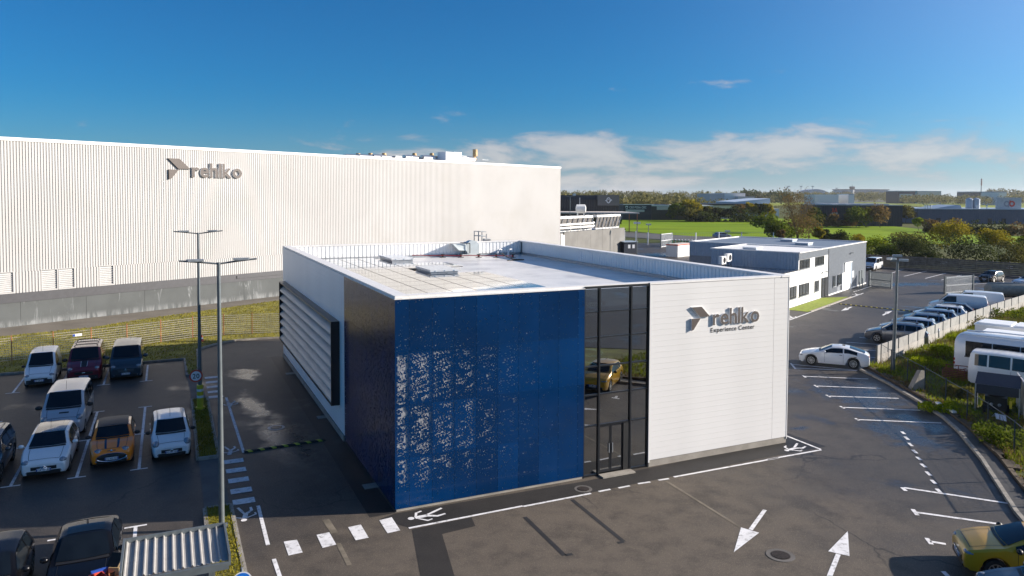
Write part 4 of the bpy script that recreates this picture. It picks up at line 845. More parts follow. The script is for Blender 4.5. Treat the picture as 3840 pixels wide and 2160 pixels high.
mb=corr(f,0,w,0,zt,0,.9,.55,.1); mb.build('ribbed_cladding',mat('factory_blue',(.075,.11,.17),.5,var=.06),t); mb=MB(f); mb.box(0,w,.15,40,0,zt-.02); mb.build('wall',MATS['factory_blue'],t); mb=MB(f); mb.box(-.3,w,-.3,40,zt+.01,zt+.4); mb.build('roof_edge',M['blueclad'],t)
mb=MB(f); mb.poly([(9,4,zt+.41),(21,4,zt+.41),(20.3,4,zt+1.9),(18.6,4,zt+2.0)]); mb.poly([(9,4,zt+.41),(18.6,4,zt+2.0),(18.6,20,zt+2.0),(9,20,zt+.41)]); mb.poly([(20.3,4,zt+1.9),(21,4,zt+.41),(21,20,zt+.41),(20.3,20,zt+1.9)]); mb.poly([(18.6,4,zt+2.),(20.3,4,zt+1.9),(20.3,20,zt+1.9),(18.6,20,zt+2.)]); mb.build('saw_tooth_roof',M['blueclad'],t)
for x in (4.6,5.7,7.0,26.9,31.2): mb=MB(f); mb.tube([(x,3,zt+.4),(x,3,zt+1.5)],.22,8); mb.tube([(x,3,zt+1.501),(x,3,zt+1.95)],.42,10); mb.build('roof_vent',M['alu'],t,smooth=40)
for x in (27.4,30.5): mb=MB(f); mb.tube([(x,10,zt),(x,10,zt+4.6)],1.5,16); mb.tube([(x,10,zt+4.601),(x,10,zt+5.2)],[1.5,.3],16); mb.build('silo',mat('silo_grey',(.38,.42,.48),.4,.2,var=.05),t,smooth=40)
mb=MB(f); mb.box(36,46.6,4,5,zt+.4,zt+5.4); mb.build('sign_wall',M['palegrey'],t)
for cx_,m_,sx in ((40.3,mat('emblem_grey',(.25,.26,.30),.5,var=.03),1),(42.5,MATS['sign_red'],-1)):
    mb=MB(f); ro,ri=1.35,.65; cz=zt+2.6
    for k in range(16):
        a,b=k*math.pi/8,(k+1)*math.pi/8; mb.poly([(cx_+ro*math.cos(a),3.97,cz+ro*math.sin(a)),(cx_+ro*math.cos(b),3.97,cz+ro*math.sin(b)),(cx_+ri*math.cos(b),3.97,cz+ri*math.sin(b)),(cx_+ri*math.cos(a),3.97,cz+ri*math.sin(a))])
    x=41.4; mb.poly([(x-.5 if sx>0 else x+.0,3.96,cz-1.5 if sx>0 else cz),(x+.0 if sx>0 else x+.5,3.96,cz-1.5 if sx>0 else cz),(x+.0 if sx>0 else x+.5,3.96,cz if sx>0 else cz+1.6),(x-.5 if sx>0 else x,3.96,cz if sx>0 else cz+1.6)]); mb.build('emblem',m_,t)
for x in (8,30,36): q=MB(f); q.box(x,x+1.8,-.06,-.005,0,2.4); q.build('door',M['dark'],t)
# airport and far sheds
t,f,w,zt=block('airport_terminal','long low glazed airport terminal on the horizon',3152,3330,712,725,2600,60,None); mb=MB(f); mb.box(0,w,0,60,0,zt); mb.build('hall',M['blueclad'],t); mb=MB(f); mb.box(-4,w+4,-3,60,zt+.01,zt+2.5); mb.build('roof',M['navyclad'],t); mb=MB(f); mb.box(5,w-5,-1,-.02,zt*.5,zt*.85); mb.build('window_band',WINDOW,t)
x0,_,z0=at(3186,712,2580); x1,_,z1=at(3205,699,2580); t=thing('control_tower','small airport control tower with a flared glass cab on the horizon','tower',((x0+x1)/2,2580,0)); mb=MB(); c=(x0+x1)/2; r=(x1-x0)/2; mb.tube([(c,2580,0),(c,2580,z0)],r*.8,10); mb.build('shaft',M['palegrey'],t); mb=MB(); mb.tube([(c,2580,z0+.1),(c,2580,z1-3)],[r*.8,r*1.15],10); mb.build('cab',WINDOW,t); mb=MB(); mb.tube([(c,2580,z1-2.9),(c,2580,z1)],[r*1.15,r*.9],10); mb.beam((c,2580,z1),(c,2580,z1+6),.8); mb.build('roof',M['navyclad'],t)
x0,_,z0=at(3012,722,2400); x1,_,_=at(3110,722,2400); zt=at(3060,709,2400)[2]; t=thing('arched_hangar','wide hangar with a shallow arched roof on the horizon','building',((x0+x1)/2,2400,0)); mb=MB(); n=12; pts=[(x0+(x1-x0)*k/n, z0+(zt-z0)*math.sin(math.pi*k/n)) for k in range(n+1)]
for k in range(n): (a,za),(b,zb)=pts[k],pts[k+1]; mb.poly([(a,2400,0),(b,2400,0),(b,2400,zb-2),(a,2400,za-2)]); mb.poly([(a,2400,za),(b,2400,zb),(b,2460,zb),(a,2460,za)]); mb.poly([(a,2400,za-2),(b,2400,zb-2),(b,2400,zb),(a,2400,za)])
mb.build('shell',M['blueclad'],t)
for k,(u0,u1,vt,m1,lb) in enumerate(((3366,3440,715,'navyclad','dark shed with a teal edge on the right horizon'),(3441,3530,716,'palegrey','grey gabled shed right of the teal edged one'),(3640,3740,718,'navyclad','long dark blue shed under the mast on the horizon'),(3056,3145,729,'render','white low shed before the far arched hangar'),(3182,3204,727,'render','small white house below the control tower'),(2820,2860,725,'navyclad','dark blue shed among far pines'),(3745,3775,718,'render','tiny white house on the far right ridge'))):
    y=1300 if k<3 else 1100; t,f,w,zt=block('far_shed',lb,u0,u1,vt,735,y,40,None); mb=MB(f); mb.box(0,w,0,40,0,zt-1.5); mb.build('wall',M[m1],t); mb=MB(f); mb.prism([(0,0),(w,0),(w,40),(0,40)],zt-1.49,zt); mb.build('roof',M['blueclad'] if k!=3 else M['render'],t)
    if k==0: mb=MB(f); mb.box(w*.9,w*.97,-1,-.05,0,zt); mb.build('teal_panel',mat('teal_panel',(.03,.22,.32),.4,var=.03),t); mb=MB(f); mb.box(w*.1,w*.75,-1,-.05,zt*.3,zt*.75); mb.build('glazed_front',M['blueclad'],t)
x,_,zt=at(3681,670,1250); t=thing('radio_mast','slim banded radio mast on the right horizon','mast',(x,1250,0)); mb=MB(); mb.tube([(x,1250,0),(x,1250,zt*.72)],[1.1,.8],8); mb.build('shaft',M['steel'],t); mb=MB(); mb.tube([(x,1250,zt*.72+.01),(x,1250,zt)],[.9,.6],8)
for k in range(3): mb.tube([(x,1250,zt*(.78+.08*k)),(x,1250,zt*(.81+.08*k))],1.5,8)
mb.build('aerial',mat('mast_red',(.30,.16,.15),.6,var=.1),t)
for k,u in enumerate((2958,3004,3047,3137)):
    x,_,zt=at(u,700 if k<3 else 707,2300); p=MB(); p.beam((x,2300,0),(x,2300,zt),1.2); p.box(x-4,x+4,2299,2301,zt,zt+2); o=rebase(p.build('floodlight_mast',M['steel'],None)); tag(o,['leftmost','second','third','rightmost'][k]+' thin apron mast on the horizon, counted from the left','mast','apron floodlight masts')
# ================================================================ vehicles
CARGLASS=mat('car_glass',(.006,.009,.013),.06,var=.3,vscale=1.2,spec=.5,coat=.0)
SEAT=mat('seat_fabric',(.10,.10,.09),.8,var=.2)
def carpaint(name,col,metal=.0,rough=.28): return mat('paint_'+name,col,rough,metal,var=.03,vscale=1.0,coat=.8,spec=.5)
def lerp(pts,x):
    if x<=pts[0][0]: return pts[0][1]
    for (a,b),(c,d) in zip(pts,pts[1:]):
        if x<=c: return b+(d-b)*(x-a)/(c-a) if c>a else d
    return pts[-1][1]
WHEEL={}
def wheel_mesh(r,w,n,style):
    k=(r,w,n,style)
    if k in WHEEL: return WHEEL[k]
    mb=MB(); N=22; prof=[(r*.66,-w/2),(r*.93,-w/2),(r,-w*.34),(r,w*.34),(r*.93,w/2),(r*.66,w/2)]
    for i in range(N):
        for (ra,ya),(rb,yb) in zip(prof,prof[1:]):
            a,b=2*math.pi*i/N,2*math.pi*(i+1)/N
            mb.poly([(ra*math.cos(a),ya,ra*math.sin(a)),(ra*math.cos(b),ya,ra*math.sin(b)),(rb*math.cos(b),yb,rb*math.sin(b)),(rb*math.cos(a),yb,rb*math.sin(a))])
    o=mb.build('tyre',M['rubber'],None,smooth=40); tm=o.data; bpy.data.objects.remove(o)
    mb=MB()
    for sg in (1,-1):
        y=sg*w*.30
        mb.cur=1; mb.poly([(r*.67*math.cos(2*math.pi*i/N),y*.6,r*.67*math.sin(2*math.pi*i/N)) for i in range(N)]); mb.cur=0
        y=sg*w*.46
        for i in range(N):
            a,b=2*math.pi*i/N,2*math.pi*(i+1)/N
            mb.poly([(r*.57*math.cos(a),y,r*.57*math.sin(a)),(r*.57*math.cos(b),y,r*.57*math.sin(b)),(r*.68*math.cos(b),y,r*.68*math.sin(b)),(r*.68*math.cos(a),y,r*.68*math.sin(a))])
        sw=.5*math.pi/n if style=='cap' else .28*math.pi/n
        for s in range(n):
            a=2*math.pi*(s+.25)/n
            mb.poly([(r*.10*math.cos(a-.5),y*.95,r*.10*math.sin(a-.5)),(r*.58*math.cos(a-sw),y,r*.58*math.sin(a-sw)),(r*.58*math.cos(a+sw),y,r*.58*math.sin(a+sw)),(r*.10*math.cos(a+.5),y*.95,r*.10*math.sin(a+.5))])
        mb.poly([(r*.16*math.cos(2*math.pi*i/10),y*1.02,r*.16*math.sin(2*math.pi*i/10)) for i in range(10)])
    o=mb.build('rim',[M['alu'],M['black']],None); rm=o.data; bpy.data.objects.remove(o)
    WHEEL[k]=(tm,rm); return WHEEL[k]
SP=dict( # L W H, cowl, windscreen top, roof end, rear glass bottom, heights
 minivan=dict(L=4.35,W=1.70,H=1.86,nz=.80,xc=.92,zc=1.12,xr=1.72,xq=4.20,xb=4.30,zb=1.2,bz=1.02,r=.31,ax=(.80,3.55),tum=.16),
 van=dict(L=4.85,W=1.92,H=1.96,nz=.95,xc=.88,zc=1.25,xr=1.62,xq=4.70,xb=4.80,zb=1.3,bz=1.15,r=.33,ax=(.88,3.95),tum=.15),
 bigvan=dict(L=4.98,W=1.96,H=1.98,nz=.98,xc=1.0,zc=1.25,xr=1.72,xq=4.85,xb=4.93,zb=1.3,bz=1.15,r=.34,ax=(.95,3.9),tum=.15),
 hatch=dict(L=4.25,W=1.79,H=1.50,nz=.80,xc=1.08,zc=1.04,xr=1.85,xq=3.60,xb=4.13,zb=1.05,bz=.97,r=.335,ax=(.88,3.49),tum=.36),
 small=dict(L=3.66,W=1.64,H=1.55,nz=.78,xc=.80,zc=1.03,xr=1.45,xq=3.35,xb=3.58,zb=1.02,bz=.98,r=.29,ax=(.70,3.0),tum=.22),
 mini=dict(L=3.84,W=1.73,H=1.41,nz=.80,xc=1.15,zc=.98,xr=1.72,xq=3.25,xb=3.62,zb=.98,bz=.95,r=.31,ax=(.75,3.25),tum=.28),
 sedan=dict(L=4.65,W=1.83,H=1.46,nz=.75,xc=1.35,zc=.95,xr=2.15,xq=3.30,xb=4.05,zb=1.0,bz=.93,r=.33,ax=(.92,3.72),tum=.36),
 coupe=dict(L=4.78,W=1.85,H=1.46,nz=.78,xc=1.42,zc=1.02,xr=2.25,xq=3.45,xb=4.45,zb=1.06,bz=.95,r=.36,ax=(.85,3.71),tum=.38),
 suv=dict(L=4.58,W=1.88,H=1.67,nz=.86,xc=1.20,zc=1.10,xr=2.0,xq=4.05,xb=4.45,zb=1.15,bz=1.05,r=.35,ax=(.92,3.63),tum=.34),
)
def vehicle(name,label,cat,front,ang,kind,paint,group=None,z=0,panes='car',roof=None,plate=None,lamps='wide',opts=(),rimn=5,bumper=None,blackroof=False,**ov):
    S=dict(SP[kind]); S.update(ov); L,W,H=S['L'],S['W'],S['H']; c,s=math.cos(ang),math.sin(ang)
    t=thing(name,label,cat,(front[0]-c*L/2,front[1]-s*L/2,z),ang,group); I=Matrix.Identity(4); WM[t]=I
    top=[(0,S['nz']*.80),(.05,S['nz']*.93),(.16,S['nz']),(S['xc']*.6,(S['nz']+S['zc'])/2+.035),(S['xc'],S['zc']),(S['xr'],H-.035),((S['xr']+S['xq'])/2,H),(S['xq'],H-.05),(S['xb'],S['zb']+.02),(L-.06,S['zb']-(.02 if S['xb']<L-.3 else .1)),(L,S['zb']-.22)]
    def T(d): 
        h=.05 if d>.2 else .01
        return (lerp(top,d-h)+2*lerp(top,d)+lerp(top,d+h))/4
    def wid(d):
        k=1.0
        if d<.85: k-=.15*((.85-d)/.85)**2.2
        if d>L-.6: k-=.08*((d-(L-.6))/.6)**2
        return W/2*k
    def belt(d):
        bl=lerp([(0,S['nz']*.74),(.2,S['nz']-.06),(S['xc'],S['zc']-.06),(S['xc']+.5,S['bz']),(S['xq'],S['bz']+.05),(L,S['zb']-.28)],d)
        return min(bl,T(d)-.05)
    r=S['r']; Ra=r+.06
    def low(d):
        z=.21 if .15<d<L-.15 else .27
        for a in S['ax']:
            if abs(d-a)<Ra: z=max(z,r+math.sqrt(Ra*Ra-(d-a)**2)*.98)
        return z
    def ring(d):
        zt,w,zb,zl=T(d),wid(d),belt(d),low(d); g=zt-zb
        wr=w*.985-.03-S['tum']*g
        zm=max((zl+zb)/2,zl+.04); zb=max(zb,zm+.02); zt=max(zt,zb+.03)
        return [(0,zl),(w*.92,zl),(w*.985,zl+.05 if zl>.3 else zl+.13),(w,zm),(w*.985,zb),(wr,zt-.06*min(1,g*3)),(wr-.10,zt-.012),(wr*.45,zt+.012),(0,zt+.02)]
    ds=sorted(set([0,.03,.09,.17]+[round(.17+(L-.34)*k/34,3) for k in range(35)]+[L-.09,L-.03,L]+[a+q*Ra for a in S['ax'] for q in (-.99,-.85,-.6,-.3,0,.3,.6,.85,.99)]+[S['xc'],S['xr'],S['xq'],S['xb']]))
    mb=MB(); rows=[]
    for d in ds:
        R_=ring(d); x=L/2-d
        if d in (0,L): R_=[(y*.94,zz+(.06 if i<3 else 0)) for i,(y,zz) in enumerate(R_)]
        rows.append([mb.pt((x,y,zz)) for y,zz in R_]+[mb.pt((x,-y,zz)) for y,zz in R_[-2:0:-1]])
    n=len(rows[0])
    for a,b in zip(rows,rows[1:]):
        for k in range(n): mb.idx([a[k],b[k],b[(k+1)%n],a[(k+1)%n]])
    mb.idx(rows[0][::-1]); mb.idx(rows[-1])
    bd=mb.build('body',paint,t,smooth=32)
    def side(d,q,sg,off=.012):
        R_=ring(d); (y0,z0),(y1,z1)=R_[4],R_[5]; return (L/2-d,sg*(y0+(y1-y0)*q+off),z0+(z1-z0)*q+.003)
    def roofp(d,q,off=.014):
        R_=ring(d); w=R_[6][0]; y=q*w; zz=R_[8][1]-(R_[8][1]-R_[6][1])*abs(q)**2.2
        e=.03; sl=(T(d+e)-T(d-e))/(2*e); nx=sl; nl=math.hypot(nx,1); return (L/2-d+off*nx/nl,y,zz+off/nl)
    def patch(name,fn,d0,d1,q0,q1,nd_,nq,m,par=t,trim=None):
        mb=MB(); g=[]
        for i in range(nd_+1):
            row=[]
            for k in range(nq+1):
                d=d0+(d1-d0)*i/nd_; q=q0+(q1-q0)*k/nq
                if trim: d=trim(d,q)
                row.append(mb.pt(fn(d,q)))
            g.append(row)
        for i in range(nd_):
            for k in range(nq): mb.idx([g[i][k],g[i+1][k],g[i+1][k+1],g[i][k+1]])
        return mb.build(name,m,par,smooth=40)
    # glazing
    patch('windscreen',roofp,S['xr']-.02,S['xc']+.04,-.97,.97,6,8,CARGLASS,trim=lambda d,q:d-.10*(q*q)*0+(.07*q*q if d>S['xc'] else .05*q*q))
    patch('wiper_panel',roofp,S['xc']+.02,S['xc']-.07,-.93,.93,2,8,M['black'],trim=lambda d,q:d+.07*q*q)
    if S['xb']<L-.12: patch('rear_window',roofp,S['xq']+.05,S['xb']-.05,-.9,.9,4,6,CARGLASS)
    mid=S['xr']+(.62 if panes!='van' else .35); ends=[]
    if panes=='car': ends=[(S['xc']+.28,mid+.28),(mid+.36,S['xq']-.12 if S['xq']>3.1 else S['xq'])]
    elif panes=='fast': ends=[(S['xc']+.28,S['xr']+.72),(S['xr']+.80,(S['xq']+S['xb'])/2)]
    elif panes=='suv': ends=[(S['xc']+.28,mid+.25),(mid+.33,mid+1.1),(mid+1.16,S['xq']-.05)]
    elif panes=='van': ends=[(S['xc']+.22,mid+.42)]
    elif panes=='bus': ends=[(S['xc']+.22,mid+.45),(mid+.55,mid+1.65),(mid+1.75,L-.35)]
    elif panes=='three': ends=[(S['xc']+.25,mid+.75),(mid+.83,S['xq']-.05)]
    for sg in (1,-1):
        for d0,d1 in ends: patch('side_window',lambda d,q:side(d,q,sg),d0,d1,.10,.90,8,2,CARGLASS)
        q=MB()
        for d in ([e[0]-.04 for e in ends[1:2]]+[ends[0][0]+.05]): 
            for (za,zb_) in ((.30,.55),(.55,belt(d)-.02)): pass
            w=wid(d); zl=low(d)+.1; zb_=belt(d)-.03; x=L/2-d; q.poly([(x-.006,sg*(w+.003),zl),(x+.006,sg*(w+.003),zl),(x+.006,sg*(w*.99+.004),zb_),(x-.006,sg*(w*.99+.004),zb_)])
        q.build('door_seam',M['black'],t)
        for d0,d1 in ends[:2]:
            d=min(d1,mid+1.2)-.12; q=MB(); q.box(L/2-d-.09,L/2-d+.09,sg*wid(d)*.99-.02,sg*wid(d)*.99+.025,belt(d)-.12,belt(d)-.09); q.build('door_handle',paint if 'dark' not in opts else M['black'],t)
        mm=M['black'] if 'blackmirror' in opts else paint
        d=S['xc']+.33; w=wid(d); q=MB(); k=1.35 if kind in('van','bigvan') else 1; q.ell((L/2-d,sg*(w+.10*k),belt(d)+.10*k),(.09*k,.12*k,.085*k),10,6); q.build('mirror',mm,t,smooth=60)
        # lamps
        d=.16; w=wid(d)
        if lamps=='round': q=MB(); q.ell((L/2-.17,sg*w*.66,S['nz']-.10),(.13,.15,.15),14,8); o=q.build('headlight',M['lens'],t,smooth=60); q=MB(); q.tube([(L/2-.13+.05*math.cos(a)*0+0,sg*w*.66+.15*math.cos(a),S['nz']-.10+.15*math.sin(a)) for a in [i*math.pi/8 for i in range(17)]],.018,5); q.build('lamp_ring',M['chrome'],o)
        elif lamps=='big': q=MB(); q.ell((L/2-.30,sg*w*.84,S['nz']-.03),(.27,.15,.15),12,7); q.build('headlight',M['lens'],t,smooth=60)
        elif lamps=='slim': q=MB(); q.ell((L/2-.20,sg*w*.76,S['nz']-.11),(.20,.22,.065),12,7); q.build('headlight',M['lens'],t,smooth=60)
        else: q=MB(); q.ell((L/2-.24,sg*w*.80,S['nz']-.08),(.22,.17,.10),12,7); q.build('headlight',M['lens'],t,smooth=60)
        q=MB(); q.ell((L/2-.03,sg*W*.33,.36),(.05,.06,.05),10,6); q.build('fog_lamp',M['lens'],t,smooth=60)
        q=MB(); zt=S['zb']-.18; q.ell((L/2-L+.05,sg*wid(L-.05)*.80,zt if panes!='van' else 1.05),(.05,.10,.08 if kind not in('van','minivan','bigvan') else .26),10,6); q.build('tail_light',M['red'],t,smooth=60)
    for sg in (1,-1): patch('bonnet_gap',lambda d,q:roofp(d,q,.006),.2,S['xc']-.06,sg*.84-.011,sg*.84+.011,6,1,M['black'])
    patch('bonnet_gap',lambda d,q:roofp(d,q,.006),.185,.205,-.84,.84,1,6,M['black'])
    # front face
    nz=S['nz']; x=L/2+.012; hw=W*.5*.85
    g=MB(); gh=.13 if kind not in('van','bigvan') else .13; gz=nz*.80-gh if 'lowgrille' not in opts else .46; gw=hw*.60
    g.box(x-.05,x+.004,-gw,gw,gz-gh*.5,gz+gh*.6); gr=g.build('grille',M['black'],t)
    g=MB()
    for k in range(3 if 'bars' in opts else 1): z_=gz+gh*(.5-.42*k); g.box(x+.005,x+.018,-gw*.96,gw*.96,z_-.012,z_+.012)
    g.build('grille_bar',M['chrome'] if 'nochrome' not in opts else M['black'],gr)
    g=MB(); g.box(x-.06,x+.003,-hw*.78,hw*.78,.26,.26+.15); g.build('air_intake',M['black'],t)
    if 'mouth' in opts:
        g=MB(); pts=[(.0+.58*math.cos(a)*(1),.17*math.sin(a)) for a in [i*math.pi/10 for i in range(20)]]
        g.poly([(x+.012,y,.50+zz) for y,zz in pts]); mo=g.build('oval_grille',M['black'],t); g=MB(); g.tube([(x+.016,y,.50+zz) for y,zz in pts+[pts[0]]],.02,5)
        for zz in (.05,.09): g.box(x+.013,x+.024,-.5,.5,.50+zz,.515+zz)
        g.build('chrome_surround',M['chrome'],mo)
    if bumper: g=MB(); g.box(L/2-.22,L/2+.008,-hw*.93,hw*.93,.26,.50); g.build('bumper',M['black'],t)
    # badge
    bs=dict(o for o in opts if isinstance(o,tuple)).get('badge')
    if bs:
        g=MB(); bz=gz+(.02 if 'mouth' not in opts else .28); bx=x+.022
        if bs=='ring': g.tube([(bx,.075*math.cos(a),bz+.075*math.sin(a)) for a in [i*math.pi/8 for i in range(17)]],.013,5); g.box(bx-.01,bx+.012,-.1,.1,bz-.018,bz+.018)
        elif bs=='diamond': g.tube([(bx,y,bz+zz) for y,zz in ((0,.12),(.07,0),(0,-.12),(-.07,0),(0,.12))],.018,5)
        elif bs=='chevrons':
            for dz in (.03,-.04): g.tube([(bx,y,bz+zz+dz) for y,zz in ((-.13,-.05),(0,.05),(.13,-.05))],.016,5)
        elif bs=='wings': g.ell((bx,0,bz),(.015,.05,.045),8,5); g.box(bx-.01,bx+.01,-.16,.16,bz-.012,bz+.014)
        else: g.ell((bx,0,bz),(.015,.09 if bs=='oval' else .065,.04 if bs=='oval' else .065),12,6)
        g.build('badge',M['chrome'],t)
    if plate is not None:
        pz=.45 if 'mouth' not in opts else .45
        g=MB(); g.box(x+.006,x+.03,-.26,.26,pz-.055,pz+.055); po=g.build('number_plate',M['plate'],t)
        g=MB()
        for y0 in (-.258,.215): g.box(x+.0301,x+.032,y0,y0+.043,pz-.053,pz+.053)
        g.build('plate_band',M['plateblue'],po)
        if plate:
            par_frame[0]=WORLD; letters(plate,.10,lambda a,b,d:(x+.033,-.195+a,pz-.036+b),.0,[M['ink']],po,bold=.006,gap=.1,width=.39,name='plate_text',join=True)
    # wheels
    tm,rm=wheel_mesh(r,.21,rimn,'cap' if kind in('van','minivan') else 'alloy')
    for a in S['ax']:
        for sg in (1,-1):
            o=obj('wheel',tm,t); o.location=(L/2-a,sg*(W/2-.125),r); q=obj('rim',rm,o)
    for a in S['ax']: pass
    # roof gear
    if 'rails' in opts:
        for sg in (1,-1):
            q=MB(); q.tube([roofp(S['xr']+.15+k*(S['xq']-S['xr']-.3)/5,sg*.93,.06 if 0<k<5 else .0) for k in range(6)],.02,6); q.build('roof_rail',M['alu'],t)
    if 'ribs' in opts:
        for k in range(9): patch('roof_rib',lambda d,q:roofp(d,q,.022),S['xr']+.25+k*(L-S['xr']-.6)/9,S['xr']+.29+k*(L-S['xr']-.6)/9,-.86,.86,1,6,roof or paint)
    if 'lribs' in opts:
        for k in range(7): patch('roof_rib',lambda d,q:roofp(d,q,.02),S['xr']+.3,S['xq']-.15,-.78+k*.25,-.72+k*.25,5,1,roof or paint)
    if 'bars_roof' in opts:
        for k in range(3): q=MB(); d=S['xr']+.5+k*.95; q.tube([roofp(d,qq/6*.95,.09 if abs(qq)<6 else 0.0) for qq in range(-6,7)],.025,6); q.build('roof_bar',M['black'],t,smooth=50)
    if roof is not None: patch('roof_skin',lambda d,q:roofp(d,q,.012),S['xr']+(.02),S['xq']-.02,-1.0,1.0,8,8,roof)
    if 'softtop' in opts:
        q=patch('soft_top',lambda d,q:roofp(d,q,.03),S['xr']-.02,S['xb']-.02,-1.02,1.02,10,8,M['black'])
        for sg in (1,-1): patch('soft_side',lambda d,qq:side(d,qq,sg,.02),mid+.78,S['xb']-.1,.12,1.0,6,2,M['black'])
    if 'stripes' in opts:
        sm=mat('stripe_navy',(.012,.016,.04),.3,var=.03,coat=.6)
        for y in (-.36,.36): patch('bonnet_stripe',lambda d,q:roofp(d,q,.008),.2,S['xc']-.1,y-.065,y+.065,6,1,sm)
    if 'gt' in opts:
        patch('bonnet_stripe',lambda d,q:roofp(d,q,.008),.2,S['xc']-.12,-.2,.2,5,2,M['black'])
        for y in (-.22,.22): patch('stripe_edge',lambda d,q:roofp(d,q,.009),.2,S['xc']-.12,y-.012,y+.012,5,1,M['plate'])
    if 'scoop' in opts: patch('bonnet_grille',lambda d,q:roofp(d,q,.01),S['xc']-.42,S['xc']-.32,-.18,.34,1,2,M['black'])
    if 'aerial' in opts: q=MB(); p=roofp(S['xr']+.3,0,.0); q.beam(p,(p[0]-.12,p[1],p[2]+.42),.012); q.build('aerial',M['black'],t)
    if 'fin' in opts: q=MB(); p=roofp(S['xq']-.35,0,.0); q.prism([(p[0]-.1,-.03),(p[0]+.1,-.008),(p[0]+.1,.008),(p[0]-.1,.03)],p[2]-.03,p[2]+.05); q.build('aerial_fin',M['black'],t)
    if 'panoroof' in opts: patch('glass_roof',lambda d,q:roofp(d,q,.01),S['xr']+.12,S['xq']-.5,-.85,.85,5,6,CARGLASS)
    if 'spoiler' in opts: patch('spoiler',lambda d,q:roofp(d,q,.03),S['xq']-.1,S['xq']+.10,-.9,.9,2,6,paint)
    if 'chromeline' in opts:
        for sg in (1,-1): patch('window_trim',lambda d,q:side(d,q,sg,.016),ends[0][0],ends[-1][1],.92,.99,10,1,M['chrome'])
    if 'logo' in opts:
        for sg in (1,-1):
            par_frame[0]=WORLD; q=MB(); y=sg*(W/2+.012); e=lambda a,b:(L/2-3.75+ (a if sg<0 else -a)*1.0,y,b)
            lo=mat('van_logo',(.02,.03,.10),.4,var=.02)
            letters('rehlko',.42,lambda a,b,d:(L/2-(3.9 if sg<0 else 2.6)+(a if sg<0 else -a),y,.98+b),.0,[lo],t,bold=.015,gap=.06,width=1.15,name='van_lettering',join=True)
            X=(lambda a:L/2-4.4+a) if sg<0 else (lambda a:L/2-2.1-a)
            q=MB(); q.poly([(X(0),y,1.38),(X(.22),y,1.38),(X(.45),y,1.16),(X(.22),y,1.16)]); q.poly([(X(0.02),y,1.12),(X(.22),y,1.12),(X(.02),y,.92)]); q.build('van_emblem',lo,t)
    WM[t]=Matrix.Translation((front[0]-c*L/2,front[1]-s*L/2,z))@Matrix.Rotation(ang,4,'Z')
    return t
DN=YAW-math.pi/2     # nose towards the viewer, along the stalls
f=lambda a,b:AB(a,b)[:2]
pw=carpaint('white',(.74,.75,.76)); psil=carpaint('silver',(.50,.51,.53),.35); pdk=carpaint('graphite_blue',(.035,.05,.065),.3); pmar=carpaint('maroon',(.16,.012,.024),.2)
por=carpaint('orange',(.92,.24,.006),.0); pbk=mat('paint_black',(.004,.004,.005),.22,spec=.4,var=.03); pgold=carpaint('gold',(.66,.36,.010),.15,.3); pgr=carpaint('grey',(.15,.155,.165),.5); pslate=carpaint('slate',(.20,.235,.28),.5); pnavy=carpaint('navy',(.012,.02,.035),.3); plight=carpaint('light_silver',(.48,.49,.51),.5); pdsuv=carpaint('dark_slate',(.03,.035,.045),.3)
vehicle('parked_van','small white panel van with black bumper at the left end of the fence row','van',f(-14.72,26.1),DN+.02,'minivan',pw,panes='van',plate='DP 928 ZL',lamps='wide',bumper=True,opts=(('badge','ring'),'blackmirror','lribs','aerial'),group='vans parked along the fence')
vehicle('parked_van','maroon van with black bonnet stripe and roof bars in the middle of the fence row','van',f(-12.38,26.2),DN+.01,'bigvan',pmar,panes='bus',plate='FB 316 KV',lamps='wide',bumper=True,opts=(('badge','oval'),'blackmirror','gt','bars_roof','nochrome'),group='vans parked along the fence')
vehicle('parked_van','dark blue grey van with chrome grille bars at the right end of the fence row','van',f(-10.05,26.0),DN,'van',pdk,panes='bus',plate='GA 678 JP',lamps='wide',opts=(('badge','diamond'),'bars','ribs'),group='vans parked along the fence')
vehicle('parked_van','silver passenger van with dark windows parked behind the white hatchback','van',f(-12.3,14.6),DN-.02,'van',psil,panes='bus',plate=None,lamps='big',bumper=True,opts=('blackmirror','ribs','scoop','aerial',('badge','diamond')),roof=None)
vehicle('parked_car','white hatchback with black roof and double chevron badge in front of the silver van','car',f(-12.3,8.95),DN-.01,'hatch',pw,plate='CG 757 HH',lamps='wide',opts=(('badge','chevrons'),'aerial'),group='cars in the middle row',roof=mat('black_roof',(.02,.02,.022),.12,coat=.8))
vehicle('parked_car','orange small convertible with black soft top and navy bonnet stripes','car',f(-9.85,9.3),DN+.02,'mini',por,panes='three',plate='EG 402 CA',lamps='round',opts=('stripes','softtop','mouth','blackmirror',('badge','wings'),'nochrome'),group='cars in the middle row')
vehicle('parked_car','white small city car with FD 777 GB plate beside the planted island','car',f(-7.50,9.15),DN+.03,'small',pw,plate='FD 777 GB',lamps='big',opts=(('badge','disc'),'blackmirror','aerial','rails'),group='cars in the middle row')
vehicle('parked_car','dark slate sport utility car with roof rails cut by the left edge','car',f(-14.75,8.6),DN,'suv',pdsuv,panes='suv',plate='',opts=('rails','chromeline'),group='cars in the middle row')
vehicle('parked_car','glossy black saloon with glass roof next to the corrugated shelter','car',f(-9.95,-3.0),DN,'sedan',pbk,panes='fast',plate='',opts=('panoroof','chromeline','fin','bars'),lamps='slim',group='black cars in the front row')
vehicle('parked_car','glossy black hatchback with tall aerial in the bottom left corner','car',f(-12.35,-3.2),DN,'hatch',pbk,plate='',opts=('aerial','chromeline'),group='black cars in the front row',L=4.2,xq=3.5,xb=4.05)
